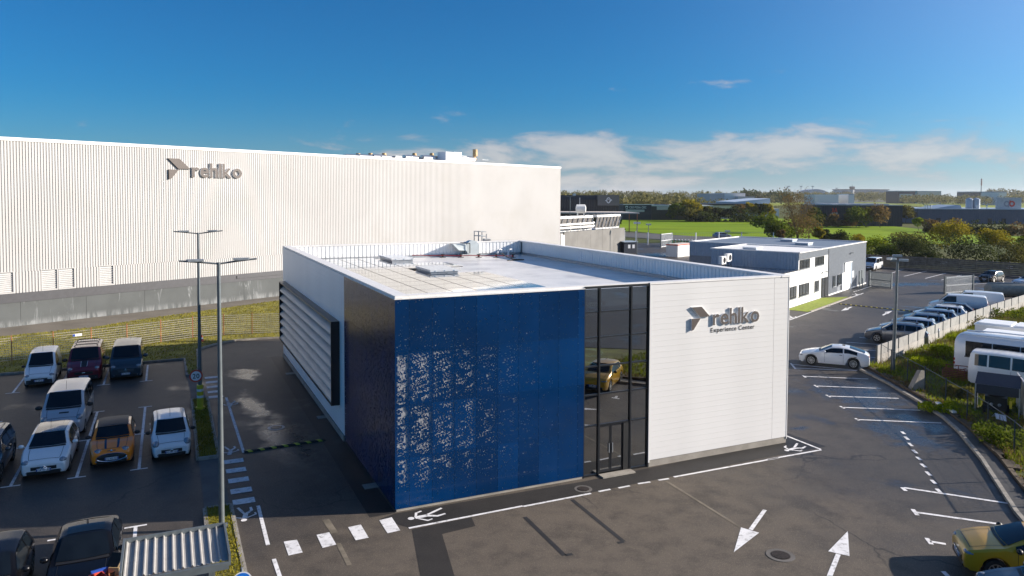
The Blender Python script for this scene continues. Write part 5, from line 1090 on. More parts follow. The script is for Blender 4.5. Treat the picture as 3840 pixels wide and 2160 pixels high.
# right hand side
def by_wheels(fr,rr,kind,side=1):
    a,b=Vector(G(*fr)),Vector(G(*rr)); h=(a-b).normalized(); ang=math.atan2(h.y,h.x); S=SP[kind]; n=Vector((-h.y,h.x))
    c=a-n*side*(-1)*(S['W']/2-.13) if side<0 else a-n*(S['W']/2-.13)
    return tuple(c+h*S['ax'][0]),ang
h=Vector(G(*Zr(rA,282,806)))-Vector(G(*Zr(rA,895,832))); 
fr,an_=Vector(G(*Zr(rA,440,775))),math.atan2(h.y,h.x)
ang=math.atan2(1.15,-2.43); hd=Vector((math.cos(ang),math.sin(ang))); nl=Vector((-hd.y,hd.x)); fc=fr-nl*(.80)+hd*.85
vehicle('parked_car','white coupe saloon alone in its bay at the end of the pale wall','car',tuple(fc),ang,'coupe',pw,panes='fast',plate='',lamps='slim',opts=('fin','dark'),rimn=10,L=4.5,W=1.78,ax=(.80,3.49),xq=3.2,xb=4.25,xc=1.34,xr=2.1,H=1.42)
h2=Vector(G(*Zr(rA,910,495)))-Vector(G(*Zr(rA,1120,568))); ang2=math.atan2(1.55,-2.44)
hd=Vector((math.cos(ang2),math.sin(ang2))); nl=Vector((-hd.y,hd.x)); w0=Vector(G(3288,1283)); f0=w0-nl*.80+hd*.92
stp=Vector((2.42,2.62))*.94
row=[('grey sport utility car nearest the camera in the row by the pale wall','suv',pgr,0),('pale silver sport utility car second in the row by the wall','suv',plight,1),('slate blue sport utility car third in the row by the wall','suv',pslate,2),('slate blue sport utility car fourth in the row by the wall, before the white roof','suv',pslate,3),('white sport utility car with only its pale roof showing, before the navy hatchback','suv',pw,4)]
for lb,kd,pt,i in row:
    p=f0+stp*i*1.0; vehicle('parked_car',lb,'car',tuple(p),ang2,kd,pt,panes='suv',plate='',opts=('rails','spoiler','fin','chromeline') if i%2==0 else ('spoiler','fin','chromeline'),group='cars along the pale wall',rimn=5)
p=f0+stp*5.15; vehicle('parked_car','dark navy hatchback between the white car and the white vans','car',tuple(p),ang2,'hatch',pnavy,plate='',opts=('aerial','spoiler'),group='cars along the pale wall')
p=f0+stp*6.15+hd*.35; vehicle('parked_van','white panel van with sticker lettering on its nose beside the navy hatchback','van',tuple(p),ang2,'bigvan',pw,panes='van',plate='',lamps='wide',opts=('aerial',),L=5.2,ax=(.95,4.2),xq=5.0,xb=5.15,group='white vans by the wall')
p=f0+stp*7.35+hd*-.3; vehicle('parked_van','white panel van with rehlko lettering on its side, farthest along the wall','van',tuple(p),ang2,'bigvan',pw,panes='van',plate='',lamps='wide',opts=('logo','aerial'),L=5.3,ax=(.95,4.3),xq=5.1,xb=5.25,group='white vans by the wall')
a=Vector(G(3545,2078,.3)); vehicle('parked_car','gold mustard hatchback parked at the kerb in the bottom right corner','car',(14.35,23.55),math.atan2(.32,-1),'hatch',pgold,plate='FK 208 GE',lamps='slim',opts=('fin','dark',('badge','disc'),'lowgrille','blackmirror'),L=4.06,H=1.47,ax=(.85,3.39),xq=3.35,xb=3.92,nz=.86,zc=1.07,rimn=8)
vehicle('parked_car','dark blue grey car cut by the bottom edge in front of the gold one','car',(13.45,20.9),math.atan2(.30,-1),'hatch',pdk,plate='',opts=('chromeline','fin'))
c=G(3282,1013); vehicle('parked_van','white passenger van parked against the boarded fence beyond the annex','van',(c[0]-1.4,c[1]-.6),math.atan2(-.75,-.66),'van',pw,panes='bus',plate='',bumper=True,opts=('blackmirror','aerial'))
c=G(3720,1058); vehicle('parked_car','black hatchback in the far bays on the right','car',(c[0]-1.2,c[1]-.2),math.atan2(-.55,-.83),'hatch',pbk,plate='',opts=('fin',))
c=G(3812,1074); vehicle('parked_car','white car cut by the right edge in front of the black hatchback','car',(c[0],c[1]),math.atan2(-.25,-.96),'sedan',pw,plate='',opts=('fin',))
c=G(2715,893); vehicle('moving_car','pale blue grey hatchback driving on the road beyond the yard fence','car',(c[0]+2.0,c[1]+1),math.atan2(.15,1),'suv',carpaint('pale_blue',(.20,.24,.34),.3),panes='suv',plate='',opts=('fin','spoiler'),L=4.9)
# coach, minibus and trailers behind the wall
HB=math.atan2(-.68,.73); hb=Vector((.73,-.68)).normalized(); nb=Vector((-hb.y,hb.x))
c=Vector((28.3,46.0))+nb*1.0+hb*5.0
mbus=vehicle('minibus','old white high roof minibus with ribbed roof parked behind the pale wall','minibus',tuple(c),HB,'van',pw,z=.1,panes='bus',plate='',bumper=True,opts=('ribs','lribs'),L=5.0,H=2.2,W=2.0,zc=1.25,xq=4.9,xb=4.97,zb=1.5,bz=1.2,tum=.12)
q=MB()
for y in (-.55,.30): q.box(-2.512,-2.495,y-.30,y+.45,1.35,1.95)
q.build('rear_window',CARGLASS,mbus); 
c=Vector((29.1,48.6)); CO=FR(c.x,c.y,HB)
t=thing('coach','old white coach with dark side glazing behind the minibus','coach',(c.x,c.y,.12),HB); t_w=Matrix.Translation((c.x,c.y,.12))@Matrix.Rotation(HB,4,'Z'); WM[t]=Matrix.Identity(4)
q=MB(); prof=[(.0,.55,.9),(-.12,.9,1.4),(-.10,1.5,1.4)]
secs=[(-.02,.55,2.2,.93),(-.10,.45,2.35,.96),(.0,.40,2.62,.985),(.25,.38,2.75,1),(9,.38,2.75,1)]
rows=[]
for (x,zl,zt,k) in secs:
    w=1.15*k; rows.append([q.pt((x,y+1.15,z)) for y,z in ((-w,zl),(-w,zt*.5),(-w*.97,zt-.28),(-w*.85,zt-.06),(0,zt+.02),(w*.85,zt-.06),(w*.97,zt-.28),(w,zt*.5),(w,zl))])
for a,b in zip(rows,rows[1:]):
    for k in range(9): q.idx([a[k],b[k],b[(k+1)%9],a[(k+1)%9]])
q.idx(rows[0]); q.idx(rows[-1][::-1]); q.build('body',pw,t,smooth=50)
for x0,x1 in ((.55,2.0),(2.06,3.5),(3.56,5.0),(5.06,6.5),(6.56,8.8)): q=MB(); q.box(x0,x1,-.025,.03,1.38,2.35); q.build('side_window',CARGLASS,t)
q=MB(); q.box(.5,9,-.02,.025,1.3,1.375); q.build('trim_strip',M['dark'],t); q=MB(); q.box(-.13,-.05,.3,2.0,1.45,2.2); q.build('rear_window',CARGLASS,t)
q=MB(); q.box(3.6,4.8,.6,1.6,2.77,2.86); q.build('roof_hatch',M['steel'],t); q=MB(); q.tube([(.2,.25,2.72),(2,.2,2.78),(8.8,.2,2.78)],.05,6); q.tube([(.2,2.05,2.72),(2,2.1,2.78),(8.8,2.1,2.78)],.05,6); q.build('roof_rail',pw,t,smooth=50)
for y in (.12,2.18):
    for z in (.75,1.0): q=MB(); q.box(-.13,-.04,y-.1,y+.1,z,z+.16); q.build('tail_light',M['red'],t)
tm,rm=wheel_mesh(.45,.28,8,'cap')
for x in (2.0,7.2):
    for y in (.18,2.12): o=obj('wheel',tm,t); o.location=(x,y,.38); obj('rim',rm,o)
WM[t]=t_w
for i,(x,y,lb) in enumerate(((31.7,50.2,'plain white box trailer just behind the coach'),(33.6,53.9,'white trailer with ribbed lid farthest back in the waste yard'))):
    t=thing('box_trailer',lb,'trailer',(x,y,.1),HB,'trailers in the waste yard'); WM[t]=Matrix.Identity(4)
    q=MB(); q.box(0,9,0,2.3,.6,2.45); q.build('body',pw,t); q=MB(); q.box(-.05,9.05,-.05,2.35,2.451,2.55); q.build('roof_edge',M['sidewhite'],t)
    q=MB()
    for k in range(4):
        if i==1: q.box(.2+k*2.2,2.2+k*2.2,.1,2.2,2.551,2.66)
        else: q.box(.3+k*2.2,.6+k*2.2,-.03,-.001,1.9,1.98)
    q.build('roof_lid' if i else 'side_marker',M['sidewhite'] if i else M['dark'],t)
    tm,rm=wheel_mesh(.4,.28,8,'cap')
    for xx in (5.4,6.4):
        for yy in (.2,2.1): o=obj('wheel',tm,t); o.location=(xx,yy,.3); obj('rim',rm,o)
    WM[t]=Matrix.Translation((x,y,.1))@Matrix.Rotation(HB,4,'Z')
c=G(3822,1118); t=thing('water_tank','beige rounded tank beyond the wall at the right edge','tank',(c[0]+1,c[1]+1,0)); q=MB(); x,y=c[0],c[1]; q.tube([(x-2.2,y+2.5,.75),(x-2.0,y+2.5,.75),(x+6,y+1.0,.75)],[.6,.82,.82],16); q.build('shell',mat('beige_tank',(.34,.31,.25),.6,var=.12),t,smooth=50); q=MB(); q.box(x-1,x-.5,y+1.8,y+3,0,.3); q.box(x+3,x+3.5,y+1,y+2.2,0,.3); q.build('cradle',M['concrete'],t)
# ================================================================ street furniture
def lamp(base,h,lb,arm=1.2,lower=None,w=.16):
    t=thing('street_lamp',lb,'street lamp',(*base,.1),YAW,'double arm street lamps'); f=FR(base[0],base[1],YAW)
    q=MB(f); q.tube([(0,0,.1),(0,0,2.4),(0,0,h)],[w*.62,w*.6,w*.36],12); q.build('pole',M['postgrey'],t,smooth=50)
    q=MB(f); q.box(-.2,.2,-.2,.2,.09,.125); q.build('base_plate',M['steel'],t)
    for sg in (1,-1):
        q=MB(f); q.tube([(0,0,h-.05),(sg*arm*.5,0,h+.03),(sg*arm,0,h+.09)],.035,6); q.build('arm',M['postgrey'],t)
        q=MB(f); q.prism([(sg*arm*.38,-.10),(sg*arm*.78,-.12),(sg*arm*.82,.12),(sg*arm*.38,.10)][::sg],h+.06,h+.13,bottom=True); q.build('lantern',M['steel'],t)
        q=MB(f); q.box(min(sg*arm*.42,sg*arm*.74),max(sg*arm*.42,sg*arm*.74),-.08,.08,h+.035,h+.059); q.build('lens',M['lens'],t)
    return t
L1=AB(-6.05,16.95)[:2]; L2=AB(-5.95,1.15)[:2]
lamp(L1,9.70,'tall double arm street lamp with the round 20 sign in the planted island',1.22)
lamp(L2,9.42,'nearer double arm street lamp rising behind the corrugated shelter',1.26)
f=FR(L1[0],L1[1],YAW); t=thing('speed_sign','round white speed sign with red rim reading 20 on the lamp pole','sign',f(0,-.15,2.9)); par_frame[0]=f
zS=at(743,1409,40.0)[2]
q=MB(f); q.poly([(.02+.34*math.cos(i*math.pi/12)-.22,-.16,zS+.34*math.sin(i*math.pi/12)) for i in range(24)]); q.box(-.3,-.1,-.155,-.10,zS-.2,zS-.16); q.build('rim',M['redtrim'],t)
q=MB(f); q.poly([(.02+.26*math.cos(i*math.pi/12)-.22,-.164,zS+.26*math.sin(i*math.pi/12)) for i in range(24)]); q.build('face',M['plate'],t)
letters('20',.36,lambda x,y,d:(-.37+x,-.169,zS-.13+y),.0,[M['ink']],t,bold=.012,gap=.08,width=.34)
t=thing('pole_guard','yellow pole guard with white reflective bands round the lamp foot','pole guard',f(0,0,.11))
q=MB(f); q.tube([(0,0,.11),(0,0,1.45)],.17,14); q.tube([(0,0,.11),(0,0,.25)],.22,14); q.build('sleeve',M['yellow'],t,smooth=40)
for z in (.75,1.1): q=MB(f); q.tube([(0,0,z),(0,0,z+.13)],.176,14); q.build('band',M['plate'],t,smooth=40)
c=G(757,1285); t=thing('traffic_cone','small red and white traffic cone standing in the verge grass','traffic cone',(*c,.12)); q=MB(); q.tube([(c[0],c[1],.13),(c[0],c[1],.62)],[.14,.03],10); q.box(c[0]-.18,c[0]+.18,c[1]-.18,c[1]+.18,.115,.15); q.build('cone',M['redtrim'],t,smooth=40); q=MB(); q.tube([(c[0],c[1],.3),(c[0],c[1],.42)],[.102,.075],10); q.build('band',M['plate'],t,smooth=40)
# flood light column on the right
C3=G(3348,1399); t=thing('floodlight_column','tall dark column with three floodlights at the end of the pale wall','street lamp',(*C3,0)); h=7.5
q=MB(); q.tube([(*C3,.0),(C3[0]+.12,C3[1],h)],[.125,.085],10); q.build('pole',M['postgrey'],t,smooth=50)
for dx,dy,dz,a in ((-.42,-.1,.12,.4),(.0,.0,.30,-.3),(.38,-.1,.02,-.5)):
    ff=FR(C3[0]+.1+dx,C3[1]+dy,a); q=MB(ff); q.box(-.28,.28,-.16,.16,h+dz,h+dz+.14); o=q.build('floodlight',M['steel'],t); q=MB(ff); q.box(-.24,.24,-.13,.13,h+dz-.012,h+dz-.001); q.build('lens',M['lens'],o)
q=MB(); q.beam((C3[0]-.4,C3[1]-.05,h+.03),(C3[0]+.6,C3[1]-.05,h+.03),.07); q.build('cross_arm',M['postgrey'],t)
for k,(u,vt,vb,lb) in enumerate(((2389,838,950,'slim dark yard lamp beside the kiosk'),(2432,843,905,'slim yard lamp with twin white heads at the fence, left of the gate'),(2728,868,905,'slim yard lamp with twin white heads behind the driving car'))):
    y=[150,200,200][k]; x,_,zt=at(u,vt,y); t=thing('yard_lamp',lb,'street lamp',(x,y,0),0,'yard lamps near the far fence'); q=MB(); q.beam((x,y,0),(x,y,zt),.18,n=6); q.build('pole',M['postgrey'],t)
    for sg in (-1,1): q=MB(); q.box(x+sg*.35-.3,x+sg*.35+.3,y-.2,y+.2,zt-.1,zt+.3); q.build('head',M['plate'],t)
x,_,zt=at(2138,738,235); t=thing('yard_lamp','thin double arm lamp in front of the brewery wall','street lamp',(x,235,0)); q=MB(); q.beam((x,235,0),(x,235,zt),.2,n=6); q.beam((x,235,zt),(x-1.7,235,zt+.35),.15); q.beam((x,235,zt),(x+1.7,235,zt+.35),.15); q.build('pole',M['postgrey'],t); q=MB(); q.box(x+.8,x+1.8,234.8,235.2,zt+.36,zt+1.0); q.build('floodlight',M['plate'],t)
# corrugated shelter
sa0,sa1,sb0,sb1,sz=-8.74,-6.17,-6.35,-4.32,2.4
t=thing('shelter','open shelter with a corrugated grey roof on steel posts at the bottom edge','shelter',AB((sa0+sa1)/2,(sb0+sb1)/2,0),YAW)
SH=mat('shelter_sheet',(.40,.385,.36),.5,.1,var=.1,vscale=2,dirt=(.18,.17,.16,.5),dscale=2)
q=MB(AB); n=11; w=(sa1-sa0-.12)/n; pr=[]
for k in range(n): x=sa0+.06+k*w; pr+=[(x,0),(x+.10*w,.05),(x+.22*w,.05),(x+.32*w,0),(x+.66*w,0),(x+.67*w,.012),(x+.70*w,.012),(x+.71*w,0)]
pr.append((sa0+.06+n*w,0)); lo=[q.pt((x,sb0+.05,sz-.08+z)) for x,z in pr]; hi=[q.pt((x,sb1-.05,sz-.0+z)) for x,z in pr]
for k in range(len(pr)-1): q.idx([lo[k],lo[k+1],hi[k+1],hi[k]])
q.build('corrugated_sheet',SH,t)
for nm,bx in (('edge_beam',(sa0,sa0+.055,sb0,sb1,sz-.20,sz+.13)),('edge_beam',(sa1-.055,sa1,sb0,sb1,sz-.20,sz+.10)),('edge_beam',(sa0+.056,sa1-.056,sb1-.05,sb1,sz-.16,sz+.12)),('gutter',(sa0+.056,sa1-.056,sb0-.06,sb0+.04,sz-.26,sz-.09))): q=MB(AB); q.box(*bx); q.build(nm,M['postgrey'],t)
for a in (sa0+.15,sa1-.42,-7.4):
    for b in (sb0+.25,sb1-.2):
        q=MB(AB); q.box(a-.04,a+.04,b-.04,b+.04,.0,sz-.2); q.build('post',M['postgrey'],t)
q=MB(AB); q.tube([(-7.0,-6.3,1.1),(-6.4,-6.2,1.2)],.03,8); q.build('rail',M['alu'],t)
# skip with scrap
sk=G(385,2185,.9); SK=FR(sk[0],sk[1],YAW)
t=thing('scrap_skip','open blue grey skip heaped with scrap at the bottom edge beside the shelter','skip',(*sk,0),YAW); q=MB(SK)
for l in ([(-1.4,-.8),(.75,-.8),(.75,.35),(-1.4,.35)],): q.prism(l,0,.92,top=False)
q.build('bin',M['blueclad'],t); q=MB(SK); q.box(-1.45,.8,.30,.40,.92,.98); q.build('rim',M['steel'],t)
for k,(x,y,z,dx,dy,dz,m,lb,nm) in enumerate(((-.05,.1,.95,.5,.05,.32,'plateblue','bright blue crate edge sticking out of the scrap heap','scrap_crate'),(.15,.0,1.2,.16,.5,.5,'navyclad','dark upright screen panel leaning on the scrap heap','scrap_screen'),(.35,.15,1.05,.35,.3,.22,'tan','bundle of tan boards tied on the scrap heap','board_bundle'),(.3,-.1,.98,.4,.3,.16,'orange','orange tray on the right of the scrap heap','scrap_tray'),(-.1,-.15,1.0,.4,.35,.2,'redtrim','red box in the middle of the scrap heap','scrap_box'))):
    a=.5+k*.7 if k!=1 else -1.0; ff=FR(*SK(x,y)[:2],YAW+a*.6); q=MB(ff); 
    if k==1: q.poly([(-.25,0,1.0),(.1,0,1.0),(.3,.25,1.62),(-.05,.25,1.62)]); q.poly([(-.25,.03,1.0),(.1,.03,1.0),(.3,.28,1.62),(-.05,.28,1.62)]); q.poly([(.1,0,1.0),(.1,.03,1.0),(.3,.28,1.62),(.3,.25,1.62)]); q.poly([(-.05,.25,1.62),(.3,.25,1.62),(.3,.28,1.62),(-.05,.28,1.62)])
    else:
        q.box(-dx/2,dx/2,-dy/2,dy/2,z-.05,z); q.box(-dx/2,-dx/2+.03,-dy/2,dy/2,z+.001,z+dz); q.box(dx/2-.03,dx/2,-dy/2,dy/2,z+.001,z+dz); q.box(-dx/2+.031,dx/2-.031,dy/2-.03,dy/2,z+.001,z+dz); q.box(-dx/2+.031,dx/2-.031,-dy/2,-dy/2+.03,z+.001,z+dz)
        if k==2:
            for j in range(4): q.box(-dx/2+.04,dx/2-.04,-dy/2+.04,dy/2-.04,z+.03+j*.05,z+.065+j*.05)
    tag(rebase(q.build(nm,M['rubber'] if k==1 else M[m],None)),lb,'scrap')
# blue round sign
px=G(908,2160,2.3); ff=FR(px[0],px[1],.35); t=thing('mandatory_sign','round blue sign with a white walker cut off at the bottom edge','sign',(*px,0)); zc=2.18
q=MB(ff); q.poly([(.235*math.cos(i*math.pi/14),-.012,zc+.235*math.sin(i*math.pi/14)) for i in range(28)]); q.tube([(0,.01,zc-.01),(0,.012,zc-.01)],.232,28); q.build('rim',M['plate'],t)
q=MB(ff); q.poly([(.205*math.cos(i*math.pi/14),-.016,zc+.205*math.sin(i*math.pi/14)) for i in range(28)]); q.build('face',mat('sign_blue',(.01,.16,.62),.35,var=.02),t)
q=MB(ff)
for l in ([(-.02,.12),(.03,.12),(.03,.07),(-.02,.07)],[(-.05,.06),(.05,.06),(.03,-.05),(-.03,-.05)],[(.0,-.05),(.03,-.05),(.09,-.17),(.05,-.17)],[(-.03,-.05),(.0,-.05),(-.05,-.17),(-.09,-.17)]): q.poly([(x,-.019,zc+z) for x,z in l])
q.build('symbol',M['plate'],t); q=MB(ff); q.beam((0,.05,0),(0,.05,zc+.3),.06,n=8); q.build('post',M['steel'],t)
# speed bumps
def bump(p,q_,lb):
    p=Vector(p);q_=Vector(q_); d=q_-p; L=d.length; ff=FR(p.x,p.y,math.atan2(d.y,d.x)); t=thing('speed_bump',lb,'speed bump',(*((p+q_)/2),0),0,'black and yellow speed bumps'); n=max(6,int(L/.5)); w=L/n
    for k in range(n):
        m=MB(ff); prof=[(-.16,.012),(-.10,.05),(0,.065),(.10,.05),(.16,.012)]
        for (y0,z0),(y1,z1) in zip(prof,prof[1:]): m.poly([(k*w+.004,y0,z0),((k+1)*w-.004,y0,z0),((k+1)*w-.004,y1,z1),(k*w+.004,y1,z1)])
        o=m.build('bump_section',M['rubber'],t)
        m=MB(ff); x=k*w+.1*w
        for (y0,z0),(y1,z1) in zip(prof,prof[1:]): m.poly([(x+w*.12-y0*.5,y0,z0+.004),(x+w*.48-y0*.5,y0,z0+.004),(x+w*.48-y1*.5,y1,z1+.004),(x+w*.12-y1*.5,y1,z1+.004)])
        m.build('yellow_band',M['yellow'],o)
bump(G(914,1696),G(1219,1650),'black and yellow speed bump across the lane left of the blue corner')
bump(G(3146,1140),G(3422,1168),'black and yellow speed bump across the drive by the annex')
def manhole(u,v,r,lb,slots=False):
    c=G(u,v); t=thing('manhole_cover',lb,'manhole cover',(*c,0.01),0,'manhole covers'); q=MB(); q.tube([(*c,.004),(*c,.013)],r,28); q.build('collar',MATS['old_paving'] if not slots else M['steel'],t); q=MB(); q.tube([(*c,.0135),(*c,.018)],r*.68,28); o=q.build('lid',mat('cast_iron',(.04,.03,.025),.6,.4,var=.3,vscale=8,bump=.6,bscale=30),t)
    q=MB()
    for k in range(-5,6):
        w=math.sqrt(max(0,(r*.6)**2-(k*r*.11)**2)); q.box(c[0]+k*r*.11-.02,c[0]+k*r*.11+.02,c[1]-w,c[1]+w,.0182,.026)
    q.build('ribs',MATS['cast_iron'] if not slots else M['dark'],t)
manhole(2187,1834,.36,'round iron manhole with a pale collar in front of the entrance'); manhole(2927,2083,.46,'large round rusty manhole between the two painted arrows'); manhole(1036,1604,.42,'round slotted drain in the lane beside the louvred wall',True)
for k,(u,v) in enumerate(((1090,1401),(1213,1564),(1392,1823))):
    c=G(u,v); ff=FR(*c,YAW); q=MB(ff); q.box(-.32,.32,-.26,.26,.006,.02)
    for j in range(6): q.box(-.28+j*.1,-.22+j*.1,-.22,.22,.0201,.028)
    tag(rebase(q.build('inspection_cover',M['concrete'],None)),'small rectangular cover in the dark strip, '+['nearest the far end of the louvres','below the near end of the louvres','by the blue side wall'][k],'inspection cover','rectangular covers along the side wall')

# ================================================================ fences and walls
def mesh_fence(name,lb,pts,h,bay,postm,wirem,dx=.10,dz=.2,z=.05,pr=.05,wr=.008,group=None,rail=None,foot=0):
    t=thing(name,lb,'fence',(*pts[0],z),0,group)
    for p,q_ in zip(pts,pts[1:]):
        p=Vector(p);q_=Vector(q_); d=q_-p; L=d.length; n=max(1,round(L/bay)); w=L/n; ff=FR(p.x,p.y,math.atan2(d.y,d.x))
        for k in range(n+(1 if q_==Vector(pts[-1]) else 0)):
            m=MB(ff); m.box(k*w-pr/2,k*w+pr/2,-pr/2,pr/2,z,z+h+.08); m.build('post',postm,t)
        for k in range(n):
            m=MB(ff); x0,x1=k*w+pr*.6,(k+1)*w-pr*.6; zz_=z+.08
            while zz_<z+h: m.beam((x0,0,zz_),(x1,0,zz_),wr*2.0,n=3); zz_+=dz
            x=x0
            while x<x1: m.beam((x,.006,z+.05),(x,.006,z+h),wr*1.4,n=3); x+=dx
            if rail: m.beam((x0,0,z+h),(x1,0,z+h),rail,n=4)
            m.build('mesh_panel',wirem,t)
    return t
fp=[A2(*p) for p in ((-24.8,32.6),(-17.48,34.75),(-15.06,35.3),(-10.44,36.9),(-8.12,37.9),(-5.79,38.9),(-3.43,39.15),(-1.22,38.9),(1.2,38.4))]
mesh_fence('mesh_fence','pale welded mesh fence with rusty orange posts behind the three vans',fp,1.72,2.6,M['orange'],M['wire'],dx=.13,dz=.17,z=.12,wr=.016)
ff=FR(*A2(-13.6,35.6),YAW+.35); q=MB(ff); q.box(-.3,.3,-.06,-.04,1.42,1.60); o=tag(rebase(q.build('fence_notice',M['plate'],None)),'small white notice with a blue corner on the mesh fence behind the maroon van','sign'); q=MB(ff); q.box(-.29,-.14,-.066,-.0605,1.43,1.59); q.build('blue_corner',M['plateblue'],o)
fr_=[(25.55,51.3),(25.2,49.2),(24.91,46.6),(24.71,44.26),(24.3,41.4),(23.95,38.85),(23.6,36.6),(22.9,33.6),(21.2,28)]
mesh_fence('chain_link_fence','dark chain link fence with slim posts along the grass bank on the right',fr_,1.5,2.4,M['postdark'],M['wiredark'],dx=.14,dz=.25,z=.1,wr=.004,rail=.025)
# pale concrete screen wall
t=thing('panel_wall','long grey concrete panel wall with dark posts between parked cars and waste yard','wall',(*wallline[0],0))
SCR=mat('screen_panel',(.27,.265,.255),.65,var=.12,vscale=1.5,dirt=(.15,.15,.145,.6),dscale=1.3); CONP=mat('wall_concrete',(.30,.285,.265),.85,var=.12,vscale=1.2,dirt=(.25,.22,.18,.4),grain=.2)
for p,q_ in zip(wallline,wallline[1:]):
    p=Vector(p);q_=Vector(q_); d=q_-p; L=d.length; n=max(1,round(L/2.15)); w=L/n; ff=FR(p.x,p.y,math.atan2(d.y,d.x))
    for k in range(n):
        m=MB(ff); m.box(k*w+.04,(k+1)*w-.04,-.05,.05,0,.74); m.build('concrete_panel',CONP,t)
        m=MB(ff); m.box(k*w+.04,(k+1)*w-.04,-.025,.025,.745,1.46); m.build('screen_panel',SCR,t)
        m=MB(ff); m.box(k*w-.035,k*w+.035,-.06,.06,0,1.5); m.build('post',M['postdark'],t)
# boarded fence at the back of the yard
bf=[G(3150,988),G(3262,1000),G(3470,1012),G(3660,1026),G(3850,1040),G(3990,1048)]; t=thing('board_fence','weathered horizontal board fence under the bushes behind the far bays','fence',(*bf[0],0))
for p,q_ in zip(bf,bf[1:]):
    p=Vector(p);q_=Vector(q_); d=q_-p; L=d.length; n=max(1,round(L/2.6)); w=L/n; ff=FR(p.x,p.y,math.atan2(d.y,d.x)); me=None
    for k in range(n):
        m=MB(ff); m.box(k*w-.06,k*w+.06,-.08,.06,0,2.15); m.build('post',M['wood'],t)
        for r in range(7):
            m=MB(ff); o_=rnd.uniform(-.012,.012); m.box(k*w+.065,(k+1)*w-.065,-.03+o_,.01+o_,.04+r*.29,.04+r*.29+.255); m.build('board',M['wood'],t)
for k,(u,v) in enumerate(((3540,985),(3785,1003))):
    x,y,z=at(u,v,[121,113][k]); q=MB(); q.box(x-.55,x+.55,y-.02,y,z-.2,z+.2); tag(rebase(q.build('fence_notice',M['plate'],None)),'small white notice on the board fence, '+('nearer the floodlight column' if k==0 else 'above the black hatchback'),'sign','notices on the board fence')
def gate(u0,v0,u1,v1,h,lb,m,n=24):
    a=Vector(G(u0,v0));b=Vector(G(u1,v1)); d=b-a; L=d.length; ff=FR(a.x,a.y,math.atan2(d.y,d.x)); t=thing('gate',lb,'gate',(*a,0),0,'barred steel gates')
    for x,w in ((0,.22),(L,.16)): q=MB(ff); q.box(x-w/2,x+w/2,-w/2,w/2,0,h+.15); q.build('post',M['postgrey'],t)
    q=MB(ff)
    for z in (.12,h*.5,h): q.box(.12,L-.1,-.03,.03,z-.06,z+.06)
    q.build('frame',m,t)
    for k in range(n): x=.2+(L-.4)*k/(n-1); q=MB(ff); q.box(x-.032,x+.032,-.025,.025,.161,h-.061); q.build('bar',m,t)
gate(3260,1074,3342,1083,1.95,'grey barred gate leaf standing open beside the annex corner',M['postgrey']); gate(3543,1102,3648,1094,2.0,'pale barred gate leaf standing open in the middle of the far yard',M['steel'])
gate(2478,928,2520,922,3.0,'pale barred gate in the far yard fence behind the green posts',M['plate'],16)
mesh_fence('mesh_fence','low wire fence running right from the pale open gate',[G(3650,1094),G(3740,1086),G(3840,1090)],1.75,6,M['steel'],M['steel'],dx=3,dz=.85,z=0,wr=.03)
mesh_fence('mesh_fence','tall pale mesh fence along the road at the far end of the yard',[G(2342,905),G(2478,925),G(2520,921),G(2780,915),G(2900,918)],2.9,7.5,M['plate'],M['steel'],dx=.5,dz=1.4,z=0,pr=.22,wr=.02)
for k in range(12):
    c=G(2484+k*12.2,922+.35*k); t=thing('bollard',['leftmost','second','third','fourth','fifth','sixth','seventh','eighth','ninth','tenth','eleventh','rightmost'][k]+' green post in the far yard row, counted from the kiosk side','bollard',(*c,0),0,'green posts in the far yard'); q=MB(); q.tube([(*c,0),(*c,1.5)],.13,6); q.build('post',mat('green_post',(.02,.13,.10),.5,var=.1),t); q=MB(); q.tube([(*c,1.501),(*c,1.62)],.2,6); q.build('cap',M['plate'],t)
# waste yard bits
b0=G(3719,1538); SHD=FR(26.35,40.3,R(-35)); t=thing('machine_shelter','small dark corrugated lean-to over a black machine behind the fence','shelter',(26.35,40.3,.1),R(-35))
q=MB(SHD); n=6
for k in range(n): y=-1.0+k*.36; q.poly([(-.9,y,1.75+k*.035),(1.15,y,1.75+k*.035),(1.15,y+.2,1.85+k*.035),(-.9,y+.2,1.85+k*.035)]); q.poly([(-.9,y+.2,1.85+k*.035),(1.15,y+.2,1.85+k*.035),(1.15,y+.36,1.78+k*.035),(-.9,y+.36,1.78+k*.035)])
q.build('corrugated_roof',M['navyclad'],t); q=MB(SHD); q.box(-.9,-.85,-1,1.1,.1,1.74); q.build('side_sheet',M['navyclad'],t); q=MB(SHD); q.box(-.84,1.15,-1.0,-.96,1.25,1.74); q.build('front_sheet',M['navyclad'],t)
for x in (-.87,1.1): q=MB(SHD); q.box(x-.03,x+.03,-1.06,-1.001,.1,1.75); q.build('post',M['steel'],t)
t=thing('machine','black machine with two round lamps and yellow tags under the lean-to','machine',SHD(.1,-.3,.1)); q=MB(SHD); q.box(-.45,.55,-.6,.5,.35,1.05); q.ell((.05,-.1,1.05),(.45,.5,.18),12,6); q.build('body',M['black'],t,smooth=40)
for x in (-.15,.22): q=MB(SHD); q.ell((x,-.62,.65),(.09,.04,.09),10,6); q.build('lamp',M['lens'],t,smooth=60)
for x in (-.48,.58): q=MB(SHD); q.tube([(x-.08,-.2,.32),(x+.08,-.2,.32)],.30,14); q.build('wheel',M['rubber'],t)
for x in (-.7,.72): q=MB(SHD); q.box(x-.06,x+.06,-.66,-.64,.55,.95); q.build('yellow_tag',M['yellow'],t)
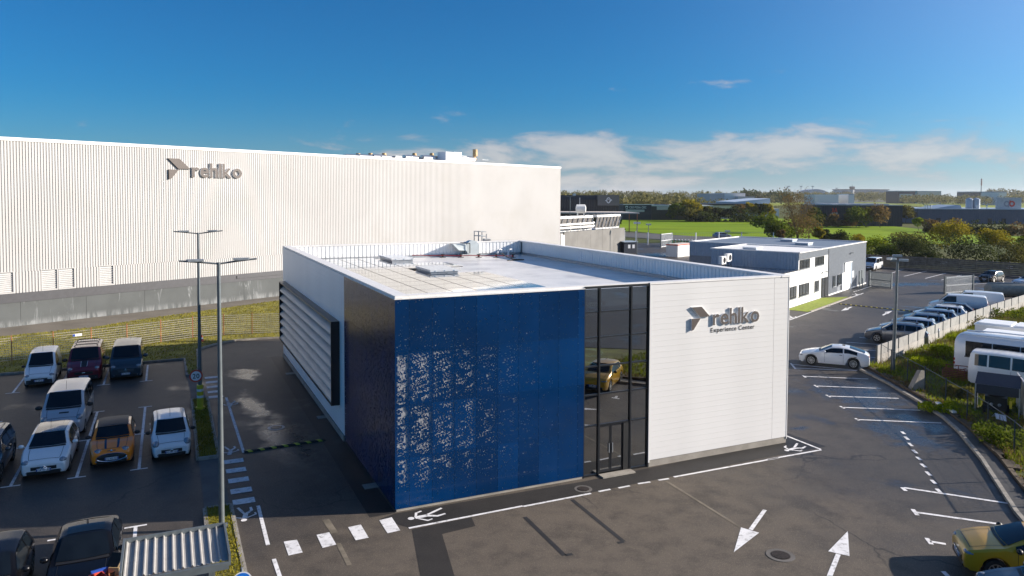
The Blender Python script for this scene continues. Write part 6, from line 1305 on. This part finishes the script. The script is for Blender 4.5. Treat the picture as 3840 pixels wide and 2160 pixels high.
RKA=R(-40); c0=G(3520,1425); RK=FR(c0[0]+.1,c0[1]-.2,R(-30)); t=thing('scaffold_stack','stack of rusty red lattice scaffold frames lying in the weeds','scaffold',(*c0,.1),R(-30))
for k in range(6):
    q=MB(RK); z=.18+k*.11; y0=(k%2)*.05; L=2.9
    for y in (0,.55): q.beam((0,y0+y,z),(L,y0+y,z+.02),.05)
    for j in range(8): x=L*j/7; q.beam((x,y0,z),(x,y0+.55,z),.035)
    if k==5:
        for y in (0,): q.beam((.2,y0,z+.35),(L,y0,z+.35),.045)
        for j in range(5): x=.2+(L-.2)*j/4; q.beam((x,y0,z),(x,y0,z+.35),.035); q.beam((x,y0,z),(min(L,x+.65),y0,z+.35),.025)
    q.build('frame',M['rust'],t)
c=G(3455,1468); q=MB(FR(c[0],c[1],.3)); q.poly([(-.75,0,.1),(.25,0,.1),(.25,.05,1.25),(.0,.05,1.3)]); q.poly([(.25,0,.1),(.25,.35,.1),(.25,.35,1.2),(.25,.05,1.25)]); q.poly([(.25,.35,.1),(-.75,.35,.1),(.0,.35,1.25),(.25,.35,1.2)]); q.poly([(-.75,.35,.1),(-.75,0,.1),(.0,.05,1.3),(.0,.35,1.25)]); q.poly([(.0,.05,1.3),(.25,.05,1.25),(.25,.35,1.2),(.0,.35,1.25)]); tag(rebase(q.build('concrete_block',M['concrete'],None)),'tilted wedge of broken concrete in the grass by the chain link fence','concrete block')
p0,p1=Vector(G(3514,1528)),Vector(G(3580,1565)); q=MB(); q.beam((*p0,.27),(*p1,.27),.22,.10); tag(rebase(q.build('white_beam',M['render'],None)),'white beam lying on the bank beside the kerb','beam')
q=MB(); c=G(3735,1592); q.poly([(c[0],c[1],.3),(c[0]+.35,c[1]-.3,.25),(c[0]+.42,c[1]-.1,.5),(c[0]+.05,c[1]+.2,.55)]); q.poly([(c[0]+.05,c[1]+.2,.55),(c[0]+.42,c[1]-.1,.5),(c[0]+.3,c[1]+.3,.35),(c[0],c[1]+.4,.3)]); tag(rebase(q.build('plastic_sheet',M['plate'],None)),'crumpled white plastic lying in the weeds of the bank','litter')
t=thing('sheet_wall','pale upright sheet panels of a bay cut by the right edge','wall',(28.1,41,0.1)); 
for (p,q_) in (((28.3,41.5),(27.1,39.1)),((27.1,39.1),(26.2,37.2))): m=MB(); p=Vector(p);q_=Vector(q_); d=(q_-p).normalized(); nn_=Vector((-d.y,d.x))*.05; m.prism([tuple(x) for x in (p+d*.02,q_-d*.02,q_-d*.02+nn_,p+d*.02+nn_)],.05,2.0); m.build('panel',M['palegrey'],t)

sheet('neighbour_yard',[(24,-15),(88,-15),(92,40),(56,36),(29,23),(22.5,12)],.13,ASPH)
for k,(x,y,a) in enumerate(((46,20,2.6),(52,23,2.6),(58,17,2.4))): vehicle('parked_van',['white van leftmost of those mirrored high in the entrance glass','white van in the middle of those mirrored high in the entrance glass','white van rightmost of those mirrored high in the entrance glass'][k],'van',(x,y),a,'van',pw,z=.13,panes='bus',plate='',group='white vans mirrored in the entrance glass')

# ================================================================ vegetation
LG=leafmat('leaf_green',(.055,.085,.010),(.16,.19,.022)); LY=leafmat('leaf_yellow',(.16,.14,.012),(.38,.31,.025)); LB=leafmat('leaf_brown',(.11,.07,.028),(.24,.165,.06)); LD=leafmat('leaf_dark',(.022,.034,.012),(.07,.085,.022)); LO=leafmat('leaf_olive',(.085,.085,.018),(.20,.18,.045)); LW=leafmat('wood_mixed',(.10,.105,.035),(.24,.21,.085),.25); LBR=leafmat('leaf_bright',(.15,.20,.008),(.36,.40,.02)); TWIG=mat('twig',(.10,.075,.045),.9,var=.3)
def leaves(mb,c,r,n,s,rg,shell=.45,flat=1.0):
    for _ in range(n):
        while True:
            x,y,z=rg.uniform(-1,1),rg.uniform(-1,1),rg.uniform(-1,1); d=x*x+y*y+z*z
            if shell*shell<d<1: break
        p=Vector((c[0]+x*r[0],c[1]+y*r[1],c[2]+z*r[2])); a=Vector((rg.gauss(0,1),rg.gauss(0,1),rg.gauss(0,1)*flat)).normalized(); b=a.cross(Vector((rg.gauss(0,1),rg.gauss(0,1),rg.gauss(0,1)))).normalized(); k=s*rg.uniform(.6,1.4)
        n0=len(mb.v); mb.v+= [tuple(p+a*k),tuple(p+b*k*.6),tuple(p-a*k),tuple(p-b*k*.6)]; mb.idx([n0,n0+1,n0+2,n0+3])
def branches(mb,p,d,L,r,lev,rg,spread=.6,tips=None,up=.15):
    pts=[p]; rs=[r]; n=3
    for k in range(n):
        d=(d+Vector((rg.gauss(0,.12),rg.gauss(0,.12),rg.gauss(0,.08)+up*.3))).normalized(); pts.append(pts[-1]+d*L/n); rs.append(r*(1-.55*(k+1)/n))
    mb.tube([tuple(q) for q in pts],rs,5 if lev>2 else 3)
    if lev==0:
        if tips is not None: tips.append(pts[-1])
        return
    for k in range(3 if lev>1 else 4):
        t=rg.uniform(.35,1); i=min(n-1,int(t*n)); q=pts[i]+(pts[i+1]-pts[i])*(t*n-i)
        a=Vector((rg.gauss(0,1),rg.gauss(0,1),rg.gauss(.3,.5))).normalized(); branches(mb,q,(d+a*spread).normalized(),L*rg.uniform(.58,.8),rs[-1]*.75,lev-1,rg,spread,tips,up)
    branches(mb,pts[-1],d,L*.75,rs[-1],lev-1,rg,spread,tips,up)
def tree(lb,x,y,h,w,m,seed,n=900,s=.28,cat='tree',nm='tree',group=None,z=0,trunk=True,lobes=7,core=LD):
    rg=random.Random(seed); t=thing(nm,lb,cat,(x,y,z),0,group)
    if trunk: mb=MB(); branches(mb,Vector((x,y,z)),Vector((rg.gauss(0,.06),rg.gauss(0,.06),1)),h*.42,max(.06,h*.022),2,rg,.8); mb.build('trunk',M['bark'],t)
    mb=MB(); b0=h*.28 if trunk else h*.08
    for k in range(lobes):
        a=rg.uniform(0,6.28); rr=rg.uniform(.2,.75)*w/2; zc=z+b0+(h-b0)*rg.uniform(.25,.82); lr=w*rg.uniform(.2,.36)
        if k==0: rr=0; zc=z+h*.74; lr=w*.3
        if not trunk and k in(1,2,3,4): zc=z+h*.28; rr=w*.33; a=k*1.57; lr=w*.25
        leaves(mb,(x+rr*math.cos(a),y+rr*math.sin(a),zc),(lr,lr,lr*rg.uniform(.6,.9)),n//lobes,s,rg,.35)
    mb.build('crown',m,t); return t
def row_at(u,v,dz=0): return G(u,v,dz)
# the bare tree behind the annex
x,y=at(2992,900,195)[0],195; rg=random.Random(5); h=at(2992,712,195)[2]
t=thing('bare_tree','tall nearly bare tree with a spreading net of brown twigs behind the annex roof','tree',(x,y,0)); tips=[]; mb=MB()
branches(mb,Vector((x,y,0)),Vector((0,0,1)),h*.36,.34,5,rg,.62,tips,.25); mb.build('trunk',M['bark'],t); mb=MB()
for p in tips:
    if rg.random()<.35: leaves(mb,p,(.5,.5,.5),2,.16,rg,.1)
leaves(mb,(x,y,h*.62),(4.6,4.6,h*.36),1900,.15,rg,.2); leaves(mb,(x,y,h*.28),(6.0,6.0,h*.24),1400,.22,rg,.4); mb.build('crown',LB,t)
tl=[ # u, vbase, vtop, width px, y, material, label, leaf size
 (2920,905,838,120,190,LG,'dark green bush mass left of the bare tree trunk',.5),(2870,905,800,95,240,LG,'rounded green tree behind the annex left of the bare tree',.55),(3030,905,812,110,200,LO,'olive bush at the right foot of the bare tree',.4),(3072,905,852,45,190,LY,'bright yellow flowering bush right of the bare tree',.3),(3098,905,852,40,192,LD,'dark little pine beside the yellow bush',.3),
 (2925,900,858,34,182,LB,'brown leaning shrub with pale blossom before the bare tree',.3),(3150,900,866,86,175,LD,'dark rounded bush poking above the annex roof',.35),(3215,902,880,80,170,LY,'yellow green low bush right of the dark rounded one',.3),
 (2318,864,808,50,215,LD,'dark evergreen alone at the left edge of the crop field',.4),
 (3290,925,885,120,150,LBR,'bright green shrubs behind the white passenger van',.35),(3390,935,878,140,145,LO,'olive thicket left of the golden bush',.4),(3450,950,905,150,138,LD,'dark thicket in the shade under the golden bush',.4),(3560,940,838,150,150,LY,'large golden leafed bush right of the annex',.42),(3650,975,890,190,135,LD,'wide dark bush above the board fence',.42),
 (3745,965,858,130,140,LY,'golden brown bush with tall shoots near the right edge',.42),(3810,985,900,120,128,LO,'olive bush at the right edge above the fence',.4),(3480,985,938,120,132,LD,'dark bramble hanging on the middle of the board fence',.35),(3330,972,925,110,140,LG,'green bramble behind the white passenger van',.35),(3850,960,880,90,140,LG,'green bush cut by the right edge',.4),
 (3180,850,798,60,290,LB,'pale brown shrub in front of the 3A lettering',.5),(3210,848,782,110,285,LG,'broad green tree in front of the black warehouse',.55),(3255,850,778,60,286,LY,'yellowing tree between the green one and the brown one',.5),(3300,856,775,95,284,LB,'reddish brown tree before the right end of the black warehouse',.5),(3120,850,805,60,290,LB,'dark brown thicket left of the 3A building',.5),(3060,850,778,70,300,LG,'green tree at the left end of the black warehouse',.55),
 (3395,835,772,80,330,LO,'olive trees between the black warehouse and the blue factory',.6),(3445,850,812,44,260,LBR,'small fresh green tree before the factory corner',.4),
 (3500,865,825,70,250,LB,'rusty brown bush left in the row before the blue factory',.5),(3580,872,828,90,245,LB,'rusty brown bush in the middle of the row before the factory',.5),(3660,880,838,100,240,LD,'dark hedge clump before the factory doors',.5),(3740,885,840,110,235,LD,'dark hedge clump right of the factory doors',.5),(3815,888,838,90,230,LB,'brown hedge clump at the right edge before the factory',.5),(3545,862,840,50,252,LD,'dark low hedge below the rusty bushes',.5),
 (2545,825,766,86,350,LG,'rounded green tree right of the black office building',.6),(2600,825,752,80,350,LY,'tall yellow green tree in the hedge row',.6),(2580,826,785,70,345,LO,'olive tree in front of the yellow green tree',.6),(2648,826,775,60,350,LO,'thin olive tree before the tan building',.6),(2690,826,782,60,348,LD,'dark tree before the tan building windows',.6),(2735,826,786,60,348,LD,'dark bushy tree right of the tan windows',.6),(2780,826,766,60,350,LB,'brown tree left of the pale blue warehouse',.6),(2825,824,764,52,350,LY,'narrow yellow green tree before the pale blue warehouse',.6),(2848,824,770,50,352,LD,'dark narrow tree right of the narrow yellow one',.6),(2880,822,766,60,350,LY,'autumn gold tree at the corner of the pale blue warehouse',.6),(2640,828,800,130,342,LD,'long dark hedge at the foot of the tan building',.6),(2790,827,800,140,342,LD,'long dark hedge at the foot of the pale warehouse',.6)]
for k,(u,vb,vt,wp_,y,m,lb,s) in enumerate(tl):
    x,_,zb=at(u,vb,y); zt=at(u,vt,y)[2]; zb=0; w=wp_*y/F; h=max(1.2,zt)
    tree(lb,x,y,h,w,m,100+k,n=2600 if y<200 else 900,s=max(.16,s*y/330),nm='tree' if 'tree' in lb else 'bush',cat='tree' if 'tree' in lb else 'bush',trunk=('tree' in lb or 'golden' in lb),lobes=9 if y<200 else 7)
# far woodland: countless crowns on gently rising land, one mass per belt
def wood(u0,u1,y0,y1,n,h,seed,m=LW,s=1.2,per=34,hill=0.0):
    rg=random.Random(seed); mb=MB()
    for _ in range(n):
        y=rg.uniform(y0,y1); u=rg.uniform(u0,u1); x=at(u,740,y)[0]; hh=h*rg.uniform(.65,1.15); r=hh*rg.uniform(.4,.62); z=hill*(y-y0)/(y1-y0)
        for q in range(3): leaves(mb,(x+rg.uniform(-.5,.5)*r,y+rg.uniform(-.5,.5)*r,z+hh*(.45+.12*q)),(r*.8,r*.8,hh*.34),per*2//3,s*.62*hh/9,rg,.5)
    return mb.build('far_woodland',m,None,kind='stuff')
wood(2080,2560,420,700,150,12,1,LW); wood(2080,2900,900,1900,330,15,2,LW,1.4,30,9); wood(2400,2760,480,640,60,10,3,LO)
wood(2860,3340,640,745,26,4.5,4,LO); wood(3380,4000,1000,1280,230,13,6,LW,1.4,30,3); wood(2860,3400,1300,2200,260,17,7,LW,1.4,30,9); wood(3700,4050,1500,2000,80,22,8,LW,1.6,30,12); wood(2780,2960,1000,1100,45,19,9,LD,1.2,40); wood(3000,3330,410,470,20,4.5,10,LO); wood(3380,3470,480,560,14,5,12,LO)
wood(1950,2100,300,700,30,12,11,LW)
# hills under the far woods
mb=MB(); n=60; 
def hillz(u): return 4+3.0*math.sin(u*.004)+2.0*math.sin(u*.013)
rows=[]
for j,yy in enumerate((1500,1900,2600,4500)): rows.append([mb.pt((at(1200+ (4300-1200)*k/n,735,yy)[0],yy,-.2+(0 if j==0 else hillz(1200+3100*k/n)*(j*.6)))) for k in range(n+1)])
for a,b in zip(rows,rows[1:]):
    for k in range(n): mb.idx([a[k],a[k+1],b[k+1],b[k]])
mb.build('far_hills',mat('far_hill_green',(.05,.058,.024),.95,var=.3,vscale=.01),None,smooth=60,kind='structure')
# grass
def inside(p,poly):
    x,y=p; c=False; n=len(poly)
    for i in range(n):
        (x0,y0),(x1,y1)=poly[i],poly[i-1]
        if (y0>y)!=(y1>y) and x<(x1-x0)*(y-y0)/(y1-y0)+x0: c=not c
    return c
def grass(poly,n,h,m,seed,zg,box,dens=None,w=.035):
    rg=random.Random(seed); V=[];Fc=[]; k=0; tries=0
    while k<n and tries<n*8:
        tries+=1; x,y=rg.uniform(box[0],box[1]),rg.uniform(box[2],box[3])
        if not inside((x,y),poly): continue
        q=dens(x,y) if dens else 1
        if rg.random()>min(1,q): continue
        k+=1; a=rg.uniform(0,6.28); hh=h*rg.uniform(.4,1.3)*(.5+.7*q); ln=hh*.5; b=rg.uniform(0,6.28); ww=w*rg.uniform(.7,1.6); i=len(V)
        V+= [(x-ww*math.cos(a),y-ww*math.sin(a),zg),(x+ww*math.cos(a),y+ww*math.sin(a),zg),(x+ln*math.cos(b),y+ln*math.sin(b),zg+hh)]; Fc.append((i,i+1,i+2))
    me=bpy.data.meshes.new('grass_blades'); me.from_pydata(V,[],Fc); me.materials.append(m); me.update(); return obj('grass_blades',me,None,'stuff')
GB=leafmat('blade_green',(.12,.16,.010),(.26,.29,.03),.35); GV=leafmat('blade_verge',(.15,.15,.012),(.32,.26,.035),.3); GS=leafmat('blade_dry',(.12,.09,.035),(.22,.15,.06),.3)
dn=lambda x,y:.25+.85*(.5+.5*math.sin(x*.9+1.3*math.sin(y*.6)))*(.5+.5*math.sin(y*.75+x*.3))
near=[(24.4,51.1),(24.1,46.1),(24.0,43),(23.9,39.8),(23.4,37.3),(22.2,33.2),(20.1,27.6),(17.9,20.5),(26,20),(40,36),(60,70),(54.4,79)]+wallline[::-1][2:]
grass(near,52000,.34,GB,1,.09,(17,56,20,80),dn,.035); grass(near,9000,.5,GS,2,.09,(17,56,20,80),lambda x,y:.1+.9*(math.sin(x*.7+y*.9)>.35),.02)
grass(VERGEP,26000,.09,GV,3,.10,(-46,-12,46,90),None,.03); grass(ISL1,6000,.07,GV,4,.10,(-20,-12,31,45),None,.02); grass(ISL2,6000,.08,GV,5,.10,(-13,-4,14,30),None,.02)
rg=random.Random(77)
# leafy weeds: separate clumps big enough to point at, the rest joined
for k,(u,v,w,h,m,lb) in enumerate(((3520,1330,2.6,.75,LBR,'bright leafy weed clump in the sunlit hollow left of the minibus'),(3460,1365,2.2,.5,LBR,'low bright weed clump before the end of the pale wall'),(3600,1280,1.6,.55,LBR,'weed clump left of the coach rear'),(3640,1225,4.0,.9,LO,'brownish green bramble mound against the pale wall'),(3775,1195,3.5,1.1,LG,'green bramble mound at the far end of the pale wall'),(3610,1490,1.3,.7,LO,'arching weed growing out of the rusty frames'),(3560,1545,2.0,.4,LBR,'sunlit weeds on the bank beside the white beam'),(3800,1660,2.4,.8,LG,'white flowered weeds at the right edge of the bank'))):
    x,y=G(u,v,.1); rg2=random.Random(300+k); t=thing('weed_clump',lb,'weeds',(x,y,.1)); mb=MB()
    for q in range(5): leaves(mb,(x+rg2.uniform(-.5,.5)*w,y+rg2.uniform(-.4,.4)*w,.1+h*.4),(w*.3,w*.3,h*.6),260,.085,rg2,.2)
    mb.build('foliage',m,t)
mb=MB()
for _ in range(420):
    x,y=rg.uniform(19,56),rg.uniform(24,78)
    if inside((x,y),near): leaves(mb,(x,y,.2),(.5,.5,.2),26,.07,rg,.1)
mb.build('ground_weeds',LBR,None,kind='stuff')
mb=MB()
for k in range(len(kout)-1):
    p=Vector(kout[k]);q_=Vector(kout[k+1])
    for s in range(int((q_-p).length*3)): c=p+(q_-p)*rg.random(); leaves(mb,(c.x+rg.uniform(.2,.7),c.y,.24),(.35,.3,.14),14,.06,rg,.1)
mb.build('bank_scrub',LB,None,kind='stuff')
HAZE=.00006
# ================================================================ haze
hzm=bpy.data.materials.new('haze_air'); hzm.use_nodes=True; t=hzm.node_tree; t.nodes.clear(); pv=nd(t,'ShaderNodeVolumePrincipled',i_Density=HAZE); pv.inputs['Color'].default_value=(.86,.90,.97,1); pv.inputs['Anisotropy'].default_value=.3
o_=nd(t,'ShaderNodeOutputMaterial'); lk(t,pv.outputs[0],o_.inputs['Volume'])
q=MB(); q.box(-4700,4700,-400,7200,-1.2,70); q.build('haze',hzm,None,kind='stuff')
for o in list(bpy.data.meshes):
    if o.users==0: bpy.data.meshes.remove(o)
